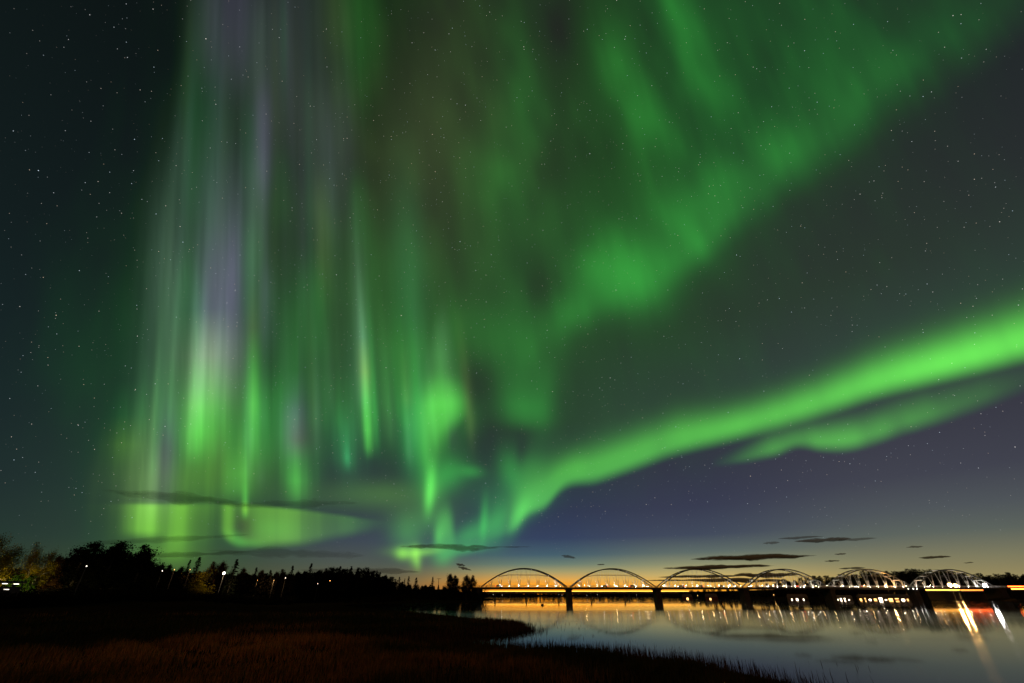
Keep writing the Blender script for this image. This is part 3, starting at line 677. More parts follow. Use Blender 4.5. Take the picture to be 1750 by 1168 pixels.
        cl.append((np.array(pts[6])+np.array((0, 0, .02)), .03))
        C = np.concatenate([c+rs.normal(size=(26, 3))*np.array((1, 1, .65))*r for c, r in cl]); V, F = leaf_cards(rs, C, .017, 1.2)
    tm = bpy.data.meshes.new('trunk'); tm.from_pydata(q.v, [], q.f); tm.materials.append(M['birch_bark' if kind == 'birch' else 'dark_bark']); tm.update()
    TREES[key] = (tm, (V, F)); return TREES[key]
CROWN = {}
def tree(name, kind, seed, loc, h, leaf, label, cat='tree', group=None, wide=1.0, rz=None):
    tm, (V, F) = proto_mesh(kind, seed)
    if (kind, seed, leaf) not in CROWN: CROWN[kind, seed, leaf] = quick_mesh('crown', V, F, [M[leaf]])
    o = empty(name, loc, random.random()*6.28 if rz is None else rz); o.scale = (h*wide, h*wide, h)
    for nm, me in (('trunk' if kind != 'bush' else 'stems', tm), ('crown' if kind != 'bush' else 'foliage', CROWN[kind, seed, leaf])):
        c = bpy.data.objects.new(nm, me); col.objects.link(c); c.parent = o
    tag(o, label, cat, group); return o
random.seed(5)
def gz(x, y): return float(ground_z(np.array([x]), np.array([y]))[0])
def tree_at(px, py, r, name, kind, seed, leaf, label, **kw):
    """tree whose tip is seen at (px, py), standing at ground distance r"""
    p = P(px, py, r=r); z = gz(p.x, p.y)
    return tree(name, kind, seed, (p.x, p.y, z-.1), p.z-z+.1, leaf, label, **kw)
# the lit birches and the dark trees at the left end of the bank
tree_at(22, 910, 128, 'birch_tree', 'birch', 1, 'autumn_birch_leaves', "tall golden birch with pale stems, floodlit, at the left edge of the bank", wide=.82)
tree_at(84, 927, 134, 'birch_tree', 'birch', 3, 'autumn_birch_leaves', "smaller golden floodlit birch standing right of the green bush", wide=.78)
tree_at(40, 968, 126, 'leafy_bush', 'bush', 1, 'green_leaves', "bright green floodlit bush between the golden birches", cat='bush', wide=1.0)
tree_at(104, 945, 138, 'broadleaf_tree', 'broad', 1, 'rusty_leaves', "dark rusty tree in half shade just right of the golden birches", wide=.8)
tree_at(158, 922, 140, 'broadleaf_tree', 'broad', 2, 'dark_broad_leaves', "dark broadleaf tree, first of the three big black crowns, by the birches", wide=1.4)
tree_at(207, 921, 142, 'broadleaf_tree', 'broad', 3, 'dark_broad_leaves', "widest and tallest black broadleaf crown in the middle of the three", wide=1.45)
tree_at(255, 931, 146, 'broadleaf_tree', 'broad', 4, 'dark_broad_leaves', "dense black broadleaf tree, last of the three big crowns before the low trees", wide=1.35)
# tree line towards the bridge: (tip x, tip y, distance, name, kind, seed, leaves, label, width)
GL = "trees in the line along the left bank"
LINE = [
 (281, 961, 160, 'broad', 1, 'dark_broad_leaves', "low dark leafy tree at the foot of the last big black crown", .9),
 (293, 963, 165, 'broad', 2, 'dark_broad_leaves', "second low dark tree beside a small white lamp", .8),
 (326, 957, 172, 'spruce', 1, 'needles', "thin pointed spruce, left one of a pair left of the street lamp", .95),
 (311, 966, 175, 'broad', 3, 'dark_broad_leaves', "small dark tree tucked against the left spruce of the pair", .9),
 (342, 952, 170, 'spruce', 2, 'needles', "taller spruce, right one of the pair left of the street lamp", 1.15),
 (347, 970, 168, 'bush', 2, 'autumn_birch_leaves', "small orange bush glowing under the taller spruce", 1.0),
 (367, 960, 190, 'broad', 4, 'rusty_leaves', "rust brown tree left of the bright street lamp", .75),
 (384, 957, 200, 'broad', 1, 'rusty_leaves', "rust brown tree rising right behind the bright street lamp", .8),
 (406, 956, 186, 'spruce', 3, 'needles', "bushy dark spruce just right of the bright street lamp", 1.3),
 (420, 969, 196, 'broad', 2, 'rusty_leaves', "olive lit tree behind the spruce beside the street lamp", .8),
 (439, 970, 215, 'spruce', 1, 'needles', None, 1.1), (451, 972, 220, 'broad', 3, 'rusty_leaves', "brownish rounded tree lit from below right of the street lamp group", .9),
 (463, 974, 224, 'spruce', 2, 'needles', None, 1.2), (474, 975, 226, 'broad', 1, 'rusty_leaves', "second brownish rounded tree lit from below, nearer the bridge", .9),
 (485, 973, 228, 'broad', 4, 'rusty_leaves', "third brownish tree lit from below beside a tall thin spruce", .8),
 (501, 967, 226, 'spruce', 3, 'needles', "tall spruce standing alone above the brownish lit trees", 1.0),
 (514, 975, 236, 'broad', 2, 'dark_broad_leaves', None, .9), (533, 963, 232, 'spruce', 1, 'needles', "tallest spruce of the middle tree line, a narrow black spire", 1.15),
 (548, 972, 246, 'broad', 3, 'dark_broad_leaves', "dark leafy tree close right of the tallest middle spruce", .9),
 (558, 971, 250, 'spruce', 2, 'needles', None, 1.3), (570, 969, 252, 'pine', 1, 'needles', None, 1.2), (582, 968, 254, 'spruce', 3, 'needles', None, 1.3),
 (591, 971, 255, 'pine', 2, 'needles', None, 1.2), (601, 968, 256, 'spruce', 1, 'needles', None, 1.4), (612, 970, 258, 'spruce', 2, 'needles', None, 1.4),
 (621, 970, 260, 'pine', 3, 'needles', None, 1.2), (630, 972, 262, 'spruce', 3, 'needles', None, 1.4), (641, 975, 266, 'pine', 1, 'needles', None, 1.2),
 (650, 978, 270, 'spruce', 1, 'needles', None, 1.5), (660, 981, 274, 'broad', 1, 'dark_broad_leaves', None, 1.0), (670, 985, 278, 'pine', 2, 'needles', None, 1.1),
 (683, 986, 290, 'spruce', 2, 'needles', "first small spruce sticking up where the tree line drops towards the bridge", 1.3),
 (692, 989, 292, 'spruce', 3, 'needles', "tiny thin spruce between two larger ones left of the bridge approach", .9),
 (699, 985, 294, 'spruce', 1, 'needles', "slim spruce, second of the small ones left of the bridge approach", 1.2),
 (712, 987, 296, 'spruce', 2, 'needles', "broad small spruce with a bush at its right foot, left of the pole", 1.6),
 (740, 986, 315, 'spruce', 3, 'needles', "lone small conifer standing just left of the tall thin pole", 1.2),
 (771, 979, 318, 'broad', 3, 'dark_broad_leaves', "big round dark tree standing alone left of the bridge", .95),
 (780, 982, 320, 'broad', 2, 'dark_broad_leaves', "tree merging with the right side of the big round tree by the bridge", .8),
 (798, 981, 322, 'broad', 1, 'dark_broad_leaves', "dark tree nearest the first arch, left half of a pair", .9),
 (808, 983, 324, 'broad', 4, 'rusty_leaves', "reddish dark tree nearest the first arch, right half of a pair", .85),
 (821, 997, 345, 'bush', 3, 'scrub_leaves', "small dark bush at the foot of the first arch", 1.0)]
for x_, y_, r_, kd, sd_, lf, lb, wd_ in LINE:
    nm = {'broad': 'broadleaf_tree', 'spruce': 'spruce_tree', 'pine': 'pine_tree', 'bush': 'leafy_bush'}[kd]
    shared = {'broad': "dark broadleaf tree lost in the middle of the left tree line", 'spruce': "dark pointed spruce in the dense middle of the left tree line", 'pine': "dark pine in the dense middle of the left tree line"}
    tree_at(x_, y_, r_, nm, kd, sd_, lf, lb or shared[kd], group=None if lb else {'broad': "broadleaf trees in the dense left tree line", 'spruce': "spruces in the dense left tree line", 'pine': "pines in the dense left tree line"}[kd], cat='bush' if kd == 'bush' else 'tree', wide=wd_)

def scatter_wood(name, spots, leaf, label, kinds, seed):
    """a far wood that reads as one mass: crowns and trunks of many trees in ONE object"""
    rs = np.random.RandomState(seed); Vs = []; Fs = []; nb = 0
    for (x, y, z, h, wd_) in spots:
        kd, sd_ = kinds[rs.randint(len(kinds))]; tm, (V, F) = proto_mesh(kd, sd_)
        keep = rs.rand(len(F)) < (.55 if kd != 'spruce' else .8); f = F[keep]; v = V.reshape(-1, 4, 3)[keep]; 
        c = v.mean(1, keepdims=True); v = (c+(v-c)*1.35).reshape(-1, 3)
        a = rs.rand()*6.28; cs, sn = math.cos(a), math.sin(a)
        X = (v[:, 0]*cs-v[:, 1]*sn)*h*wd_+x; Yy = (v[:, 0]*sn+v[:, 1]*cs)*h*wd_+y; Z = v[:, 2]*h+z-.1
        Vs.append(np.stack([X, Yy, Z], -1)); Fs.append(np.arange(len(v)).reshape(-1, 4)+nb); nb += len(v)
    me = quick_mesh(name, np.concatenate(Vs), np.concatenate(Fs), [M[leaf]])
    o = bpy.data.objects.new(name, me); col.objects.link(o); tag(o, label, 'wood', kind='stuff'); return o
# dark thicket that fills the bank below the tree tops on the left
rs0 = np.random.RandomState(11); sp = []
SK = np.array([(-60, 950), (0, 968), (100, 968), (120, 950), (150, 944), (200, 944), (250, 952), (275, 972), (320, 975), (345, 974), (400, 980), (430, 978), (450, 979), (530, 975), (560, 974), (600, 972), (630, 975), (655, 982), (690, 993), (720, 998), (760, 1000), (812, 1002)])
for i in range(520):
    px = rs0.uniform(-60, 812); r = np.interp(px, [-60, 100, 280, 420, 640, 812], [142, 148, 168, 205, 265, 322])*rs0.uniform(.93, 1.12)
    p = P(px, np.interp(px, SK[:, 0], SK[:, 1])+abs(rs0.normal()*7), r=r); z = gz(p.x, p.y)
    if p.z-z > 1.0: sp.append((p.x, p.y, z, p.z-z, rs0.uniform(.9, 1.4)))
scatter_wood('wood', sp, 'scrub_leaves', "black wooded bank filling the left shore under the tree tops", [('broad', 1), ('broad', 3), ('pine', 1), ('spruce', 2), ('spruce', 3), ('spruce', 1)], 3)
sp = []
for i in range(260):
    px = rs0.uniform(-80, 820); r = np.interp(px, [-80, 100, 280, 420, 640, 820], [112, 118, 138, 170, 225, 300])*rs0.uniform(.96, 1.06)
    p = P(px, 1012, r=r); z = gz(p.x, p.y)
    if z > .1: sp.append((p.x, p.y, z, rs0.uniform(1.3, 3.0), 1.3))
scatter_wood('thicket', sp, 'scrub_leaves', "low black scrub along the foot of the wooded left bank", [('bush', 1), ('bush', 2), ('bush', 3)], 4)
# wood on the right shore
sp = []
RT = np.array([(1128, 1012), (1150, 1008), (1200, 1003), (1290, 1000), (1330, 992), (1390, 986), (1430, 983), (1480, 977), (1520, 974), (1570, 976), (1620, 976), (1680, 982), (1760, 979), (1850, 975)])
for i in range(620):
    px = rs0.uniform(1125, 1850); r = np.interp(px, [1125, 1160, 1300, 1500, 1850], [1000, 640, 600, 620, 640])*rs0.uniform(.97, 1.12)
    p = P(px, np.interp(px, RT[:, 0], RT[:, 1])+abs(rs0.normal()*6)+rs0.uniform(0, 10), r=r); z = gz(p.x, p.y); h = p.z-z
    if z > .2 and h > 2: sp.append((p.x, p.y, z, h, 1.0 if h > 9 else 1.4))
scatter_wood('wood', sp, 'needles', "far dark forest on the right shore behind the last arches", [('pine', 1), ('pine', 2), ('pine', 3), ('spruce', 1), ('broad', 2)], 6)
for i, px in enumerate(np.linspace(1338, 1748, 34)):
    px = px+rs0.uniform(-5, 5); r = rs0.uniform(585, 612)
    tree_at(px, np.interp(px, RT[:, 0], RT[:, 1])+rs0.uniform(-3.5, 3.0), r, 'pine_tree', 'pine', 1+i % 3, 'needles', "dark pine on the skyline of the right shore forest", group="pines on the right skyline", wide=1.15)
sp = []
for i in range(420):
    px = rs0.uniform(780, 1250); r = rs0.uniform(1040, 1180)
    p = P(px, 1013+rs0.normal()*1.0, r=r); z = gz(p.x, p.y)
    if z > .2 and p.z-z > 1: sp.append((p.x, p.y, z, p.z-z, 1.8))
scatter_wood('far_wood', sp, 'scrub_leaves', "thin dark strip of woods along the far shore under the arches", [('bush', 1), ('broad', 3), ('pine', 2)], 8)
sp = []
for i in range(160):
    px = rs0.uniform(1160, 1850); u = (px-875)/848.
    Yk = np.interp(px, [1160, 1300, 1450, 1600, 1700, 1850], [560, 465, 440, 425, 420, 400])*rs0.uniform(1.0, 1.08)
    x_, y_ = u*Yk, Yk; z = gz(x_, y_)
    if z > .3: sp.append((x_, y_, z, rs0.uniform(2, 6), 1.3))
scatter_wood('thicket', sp, 'scrub_leaves', "dark scrub along the right river bank behind the bridge piers", [('bush', 1), ('bush', 2), ('broad', 4)], 9)

# ---------------------------------------------------------------- lamps, buildings, cars, posts
def point_light(parent, loc, power, c, size=.25):
    ld = bpy.data.lights.new('lamp_light', 'POINT'); ld.energy = power; ld.color = c; ld.shadow_soft_size = size
    o = bpy.data.objects.new('lamp_light', ld); col.objects.link(o); o.parent = parent; o.location = loc
def street_lamp(p, base_z, glow, label, size=.5, power=0, c=(1, .8, .5), group=None, arm=1.2, ball=False):
    """pole with a head whose bulb sits at p"""
    h = p.z-base_z; o = empty('street_lamp', (p.x, p.y, base_z)); tag(o, label, 'lamp', group)
    d = Vector((-p.x, -p.y, 0)).normalized()
    q = MB(); q.tube([(-d.x*arm, -d.y*arm, -.2), (-d.x*arm, -d.y*arm, h*.7), (-d.x*arm, -d.y*arm, h+.15)], [.11, .08, .06], 6)
    if arm > 0.05: q.bar((-d.x*arm, -d.y*arm, h+.1), (d.x*.1, d.y*.1, h+.28), .07, .07)
    q.build('pole', M['pole_metal'], o)
    q = MB(); q.box((0, 0, h+.20+size*.3), (size*1.6, size*1.2, .14), math.atan2(d.y, d.x), .7); q.build('lamp_head', M['pole_metal'], o)
    q = MB(); n = 8
    vs = []; fs = []
    for i in range(5):
        t = -math.pi/2+math.pi*i/4
        for k in range(n): vs.append((size*.5*math.cos(t)*math.cos(6.283*k/n), size*.5*math.cos(t)*math.sin(6.283*k/n), h+size*.5*math.sin(t)))
    for i in range(4):
        for k in range(n): fs.append((i*n+k, i*n+(k+1) % n, (i+1)*n+(k+1) % n, (i+1)*n+k))
    q.add(vs, fs); q.build('bulb', M[glow], o, True)
    if power: point_light(o, (d.x*1.0, d.y*1.0, h-.1), power, c)
    return o
def lamp_at(px, py, r, glow, label, **kw):
    p = P(px, py, r=r); return street_lamp(p, min(gz(p.x, p.y), p.z-1.2), glow, label, **kw)
# left bank
lamp_at(383, 980, 178, 'white_lamp_glow', "bright white street lamp among the rusty trees of the left bank", size=.7, power=2600, c=(1, .72, .38))
lamp_at(148, 968, 118, 'dim_lamp_glow', "tiny white lamp in front of the first big black crown", size=.2)
lamp_at(277, 976, 145, 'dim_lamp_glow', "small white lamp right of the last big black crown", size=.28)
lamp_at(298, 974, 150, 'warm_lamp_glow', "small warm lamp beside the second low dark tree", size=.12, power=140, c=(1, .5, .2))
lamp_at(325, 974, 152, 'warm_lamp_glow', "faint orange lamp between the pair of spruces", size=.10, power=160, c=(1, .5, .2), arm=.2)
lamp_at(488, 988, 205, 'dim_lamp_glow', "small white lamp under the brownish lit trees", size=.28)
lamp_at(440, 992, 200, 'warm_lamp_glow', "faint warm lamp low in the trees below the brownish crowns", size=.08, power=1200, c=(1, .55, .2), arm=.2)
lamp_at(468, 992, 205, 'warm_lamp_glow', "second faint warm lamp low in the trees below the brownish crowns", size=.08, power=1200, c=(1, .55, .2), arm=.2)
lamp_at(543, 998, 225, 'dim_lamp_glow', "small white lamp below the tallest middle spruce", size=.24)
lamp_at(564, 993, 235, 'warm_lamp_glow', "faint reddish lamp right of the tallest middle spruce", size=.2)
# flood light house that lights the birches
def flood_house():
    p = P(2, 1004, r=112); z = gz(p.x, p.y); o = empty('shelter', (p.x, p.y, z), math.atan2(p.y, p.x)-math.pi/2)
    tag(o, "small open shelter with white light tubes below the golden birches", "shelter"); h = p.z-z+.6
    q = MB()
    for sx_ in (-2.2, 2.2):
        for sy_ in (-1.2, 1.2): q.box((sx_, sy_, h/2), (.16, .16, h))
    q.build('post', M['weathered_timber'], o)
    q = MB(); q.box((0, 0, h+.1), (5.2, 3.2, .22)); q.build('roof', M['roof_sheet'], o)
    q = MB(); q.box((0, 1.25, h*.45), (4.4, .1, h*.8)); q.build('back_wall', M['wall_paint'], o)
    for a, b, c_ in ((.2, -1.2, -.12), (1.5, -1.0, -.15), (.7, -.6, -.9)):
        q = MB(); q.box((a, b, h+c_), (.6, .08, .08)); q.build('light_tube', M['dim_lamp_glow'], o)
flood_house()
fl = P(24, 1001, r=113); fl.z = gz(fl.x, fl.y); o = empty('floodlight', fl); tag(o, "short mast floodlight aimed at the golden birches", "lamp")
q = MB(); q.tube([(0, 0, -.2), (0, 0, 2.9)], [.09, .07], 8); q.build('mast', M['pole_metal'], o)
q = MB(); q.box((0, 0, 3.05), (.6, .45, .35), 0, .8); q.build('housing', M['pole_metal'], o)
for tx, ty, en, cc in ((28, 948, 24000, (1, .80, .32)), (86, 954, 27000, (1, .80, .32))):
    ld = bpy.data.lights.new('floodlight_beam', 'SPOT'); ld.energy = en; ld.color = cc; ld.spot_size = math.radians(75); ld.spot_blend = .8; ld.shadow_soft_size = .2
    lt = bpy.data.objects.new('floodlight_beam', ld); col.objects.link(lt); lt.parent = o; lt.location = (0, 0, 3.4)
    tg = P(tx, ty, r=130)-fl-Vector((0, 0, 3.4)); lt.rotation_euler = tg.to_track_quat('-Z', 'Y').to_euler()

# pole with a cross bar by the approach
p = P(750, 989, r=325); zb = gz(p.x, p.y); o = empty('utility_pole', (p.x, p.y, zb)); tag(o, "tall thin pole with a short crossbar left of the bridge", "pole")
q = MB(); q.tube([(0, 0, -.3), (0, 0, p.z-zb)], [.22, .15], 6); q.build('mast', M['weathered_timber'], o)
q = MB(); q.box((0, 0, p.z-zb-.15), (2.6, .18, .18)); q.build('crossbar', M['weathered_timber'], o)

def house(px, py, r, w_, d_, h_, roof_h, label, wins, wallm='wall_paint', glow='window_glow', cat='house', name='house'):
    p = P(px, py, r=r); z = gz(p.x, p.y); o = empty(name, (p.x, p.y, z), math.atan2(p.y, p.x)-math.pi/2); tag(o, label, cat)
    q = MB(); q.box((0, 0, h_/2-.4), (w_, d_, h_+.8)); q.build('wall', M[wallm], o)
    q = MB(); q.prism([(-w_/2-.4, h_+.002), (w_/2+.4, h_+.002), (w_/2-.6, h_+roof_h), (-w_/2+.6, h_+roof_h)], -d_/2-.4, d_/2+.4); rf = q.build('roof', M['roof_sheet'], o)
    q = MB(); q.box((w_*.25, 0, h_+roof_h+.3), (.7, .7, 1.2)); q.build('chimney', M['pier_concrete'], rf)
    for (x, zc, ww, hh) in wins:
        q = MB()
        for a, b, c_, d2 in ((-ww/2-.06, 0, .12, hh+.24), (ww/2+.06, 0, .12, hh+.24), (0, -hh/2-.06, ww, .12), (0, hh/2+.06, ww, .12), (0, 0, .08, hh)):
            q.box((x+a, -d_/2-.04, zc+b), (c_, .14, d2))
        f = q.build('window', M['steel_paint'], o)
        q = MB(); q.box((x, -d_/2-.02, zc), (ww, .06, hh)); q.build('pane', M['window_glow' if len(wins) > 6 and int(abs(x)*10) % 3 == 0 else glow], f)
    return o
house(1174, 1018, 500, 9, 7, 3.2, 2.2, "small cabin on the right shore with one amber window, nearest the second pier", [(0, 1.9, 1.6, 1.3)], 'red_wall_paint')
house(1215, 1018, 478, 10, 7, 3.4, 2.4, "low red cabin with a dim amber window right of the amber lit cabin", [(-1, 1.9, 1.3, 1.0)], 'red_wall_paint')
house(1361, 1016, 452, 14, 8, 3.4, 2.0, "low lit house by the water in front of the fourth arch", [(-4, 1.9, .7, .5), (-.5, 2.0, 1.3, .5), (3.8, 1.9, .6, .5)], 'wall_paint', 'cool_window_glow')
house(1435, 1007, 455, 12, 8, 3.2, 1.4, "pale kiosk with white windows left of the long lit quay building", [(-3.6, 1.6, .9, .8), (-1.4, 1.9, .8, 1.3), (1.0, 2.3, .7, .7), (3.6, 1.5, .8, .7)], 'wall_paint', 'cool_window_glow')
wn = []
for i, (x, ww) in enumerate(((-13.5, 1.6), (-10.8, .9), (-8, 1.8), (-4.8, 2.2), (-1.6, 2.6), (1.4, 1.6), (4.2, 3.0), (7.8, 2.8), (11.2, 2.6), (13.8, 1.2))): wn.append((x, 2.0+.45*math.sin(i*2.1), ww*.72, .8+.35*math.sin(i*3.3)))
house(1503, 1007, 458, 31, 9, 3.6, 1.6, "long quay building with a bright row of lit windows under the fifth arch", wn, 'wall_paint', 'cool_window_glow', 'building', 'quay_building')
lamp_at(1514, 1000, 456, 'warm_lamp_glow', "orange street lamp above the long lit quay building", size=1.0, power=16000, c=(1, .45, .10))
lamp_at(1623, 1000, 430, 'sodium_lamp_glow', "left lamp of the brilliant orange pair under the last arch", size=2.2, power=60000, c=(1, .50, .14))
lamp_at(1633, 1001, 432, 'sodium_lamp_glow', "right lamp of the brilliant orange pair under the last arch", size=2.2, power=60000, c=(1, .50, .14))
for i, px in enumerate((1533, 1542, 1552, 1561, 1567)):
    lamp_at(px, 1006.5, 450, 'white_lamp_glow', "small path lamp in the row right of the long lit quay building", size=.5, group="path lamps right of the quay building", arm=.2)
lamp_at(1192, 1018, 470, 'warm_lamp_glow', "tiny reddish lamp between the two red cabins", size=.35, arm=.2)
lamp_at(1322, 1017, 455, 'warm_lamp_glow', "tiny dim lamp by the water left of the low lit house", size=.4, arm=.2)
lamp_at(1171, 1004, 500, 'white_lamp_glow', "tiny white lamp just under the deck right of the second pier", size=.5, arm=.2)
for px, py, lb in ((843, 1016.5, "small white shore lamp under the left end of the first arch"), (858.5, 1017.5, "second small white shore lamp under the left end of the first arch"),
                   (955, 1016.5, "left lamp of a pair of white shore lamps just left of the first pier"), (960.5, 1017.2, "right lamp of a pair of white shore lamps just left of the first pier"),
                   (1003, 1018.2, "small white shore lamp right of the first pier"), (1021, 1016.8, "small white shore lamp under the middle of the second arch"), (1088, 1017.2, "small shore lamp near the second pier")):
    p = P(px, py, Y=560); street_lamp(p, -1.4, 'dim_lamp_glow', lb, size=.32, arm=.0)

# mooring posts standing in the river behind the bridge
for px, lb in ((846, "dark timber post in the river nearest the left shore"), (899.5, "dark timber post in the river under the middle of the first arch"), (954.5, "dark timber post in the river just left of the first pier"),
               (1010.5, "dark timber post in the river left of the middle of the second arch"), (1068, "dark timber post in the river nearest the second pier")):
    p = P(px, 1026, z=0.0); t_ = P(px, 1016.5, Y=p.y); o = empty('mooring_post', (p.x, p.y, 0)); tag(o, lb, 'post')
    q = MB(); hh = t_.z
    for a in range(3):
        an = a*2.094; q.tube([(math.cos(an)*.75, math.sin(an)*.75, -1.6), (math.cos(an)*.28, math.sin(an)*.28, hh-.3)], [.28, .24], 8)
    q.build('pile', M['weathered_timber'], o, True)
    q = MB(); q.tube([(0, 0, hh-.55), (0, 0, hh)], [.62, .60], 10); q.build('cap', M['weathered_timber'], o)
p = P(927, 1034.5, z=0.05); o = empty('buoy', (p.x, p.y, 0)); tag(o, "small dark buoy floating on the orange water under the first arch", "buoy")
q = MB(); q.tube([(0, 0, -.3), (0, 0, .0), (0, 0, .25), (0, 0, .42)], [.3, .55, .5, .2], 12); q.build('float', M['tyre_rubber'], o, True)
q = MB(); q.tube([(0, 0, .4), (0, 0, .75)], [.06, .05], 6); q.build('mast', M['pole_metal'], o)

# cars on the bridge and its approach
def make_car():
    o = empty('parked_car', (0, 0, 0))
    q = MB(); q.prism([(-2.15, .32), (2.15, .32), (2.2, .62), (2.05, .82), (1.1, .93), (-1.9, .98), (-2.2, .78)], -.86, .86); b = q.build('body', M['car_paint'], o)
    q = MB(); q.prism([(-1.75, .975), (1.12, .925), (.45, 1.42), (-1.15, 1.45)], -.72, .72); q.build('cabin', M['car_glass'], o)
    for x in (-1.35, 1.38):
        for y in (-.80, .80):
            w_ = MB(); n = 14; ring = [(x+.33*math.cos(6.2832*k/n), .33+.33*math.sin(6.2832*k/n)) for k in range(n)]; w_.prism(ring, y-.1, y+.1); w_.build('wheel', M['tyre_rubber'], o)
    for y in (-.6, .6):
        h = MB(); h.box((2.19, y, .66), (.10, .42, .20)); h.build('headlight', M['headlight_glow'], o)
        h = MB(); h.box((-2.19, y, .80), (.10, .40, .22)); h.build('tail_light', M['tail_light_glow'], o)
        s_ = MB(); s_.box((2.0, y*1.44, .66), (.35, .05, .16)); s_.build('side_marker', M['headlight_glow'], o)
        s_ = MB(); s_.box((-2.0, y*1.44, .80), (.35, .05, .18)); s_.build('rear_marker', M['tail_light_glow'], o)
    return o
car0 = None
ang = math.atan2(BT.y, BT.x)
for k, lane, lb in ((-.28, -2.0, "car with white headlights on the approach just left of the first arch"), (-.56, -2.0, "second car on the approach, behind the one nearest the first arch"), (-1.0, 2.0, "car with red tail lights on the approach under the tall thin pole"), (-1.24, 2.0, "farthest left car with red tail lights on the approach road"),
                    (.22, -2.0, "car crossing under the left half of the first arch"), (1.42, 2.0, "car crossing under the middle of the second arch"), (1.72, -2.0, "car crossing under the right part of the second arch"), (2.3, 2.0, "car crossing under the left part of the third arch"), (2.52, 2.0, "car crossing under the middle of the third arch"), (2.74, -2.0, "car crossing under the right part of the third arch"),
                    (3.35, 2.0, "car crossing under the left part of the fourth arch"), (3.66, -2.0, "car crossing under the right part of the fourth arch"), (4.4, 2.0, "car crossing under the fifth arch in front of the lit quay building"), (5.28, 2.0, "car crossing under the left part of the last arch"), (6.35, -2.0, "car leaving the right end of the bridge")):
    c = car0 if car0 is None else copy_tree(car0)
    if c is None: c = car0 = make_car()
    b = BP(k, lane); zz = DECK-.095 if -.3 < k < 6.3 else max(gz(b.x, b.y), DECK-1.3)+.02
    c.location = (b.x, b.y, zz); c.rotation_euler = (0, 0, ang if lane < 0 else ang+math.pi); tag(c, lb, 'car', "cars on the bridge road")
# car light trails on the right shore road, added as glowing bars on rails
def light_trail(x0, x1, y, r, glow, label):
    a = P(x0, y, r=r); b = P(x1, y, r=r); c = (a+b)/2; c.z = min(gz(c.x, c.y), c.z-1.5); o = empty('road_barrier', c); tag(o, label, 'barrier')
    a -= c; b -= c; q = MB(); q.bar(a-Vector((0, 0, .55)), b-Vector((0, 0, .55)), .12, .4); q.build('rail', M['guard_rail'], o)
    q = MB(); q.bar(a-Vector((0, 0, .8+2.5)), b-Vector((0, 0, .8+2.5)), .5, 5.0); q.build('retaining_wall', M['dark_bank'], o)  # near-black wall added below the trail to fill the dark there
    q = MB(); q.bar(a, b, .2, .45); q.build('light_strip', M[glow], o)
light_trail(1582, 1640, 1008.5, 440, 'strip_glow', "long road barrier with a golden light strip under the last arch")
light_trail(1642, 1680, 1008.8, 442, 'red_strip_glow', "shorter road barrier with a red light strip right of the golden one")
light_trail(1722, 1790, 1002.5, 420, 'red_strip_glow', "upper road barrier with an orange strip at the right edge of the picture")
light_trail(1728, 1790, 1006.8, 415, 'strip_glow', "lower road barrier with a yellow strip at the right edge of the picture")

# ---------------------------------------------------------------- clouds
def cloud_mat():
    m_ = bpy.data.materials.new('dark_cloud'); m_.use_nodes = True; t = NT(m_.node_tree)
    co = t.n('ShaderNodeTexCoord').outputs['Object']
    mp = t.n('ShaderNodeMapping', {'Vector': co, 'Scale': (.0040, .0040, .022)}).outputs[0]
    no = t.n('ShaderNodeTexNoise', {'Vector': mp, 'Scale': 1.0, 'Detail': 6.0, 'Roughness': .6}).outputs[0]
    body = t.n('ShaderNodeAttribute', attribute_name='thickness').outputs['Fac']
    at = t.n('ShaderNodeAttribute', attribute_type='OBJECT', attribute_name='density').outputs['Fac']
    wisp = t.n('ShaderNodeTexNoise', {'Vector': t.n('ShaderNodeMapping', {'Vector': co, 'Scale': (.010, .010, .075)}).outputs[0], 'Scale': 1.0, 'Detail': 5.0, 'Roughness': .65}).outputs[0]
    fray = t.m('ADD', t.m('MULTIPLY', t.m('SUBTRACT', no, .5), 3.0), t.m('MULTIPLY', t.m('SUBTRACT', wisp, .5), 2.0))
    a = t.n('ShaderNodeMapRange', {0: t.m('ADD', body, t.m('MULTIPLY', fray, t.m('MULTIPLY', body, t.m('SUBTRACT', 1.6, body)))), 1: .15, 2: .85, 3: 0.0, 4: 1.0}, interpolation_type='SMOOTHSTEP').outputs[0]
    a = t.m('MULTIPLY', a, at)
    d = t.n('ShaderNodeBsdfDiffuse', {'Color': (.16, .18, .15, 1)}); tp = t.n('ShaderNodeBsdfTransparent')
    mx = t.n('ShaderNodeMixShader', {0: a, 1: tp.outputs[0], 2: d.outputs[0]}); t.n('ShaderNodeOutputMaterial', {0: mx.outputs[0]}); return m_
CM = cloud_mat()
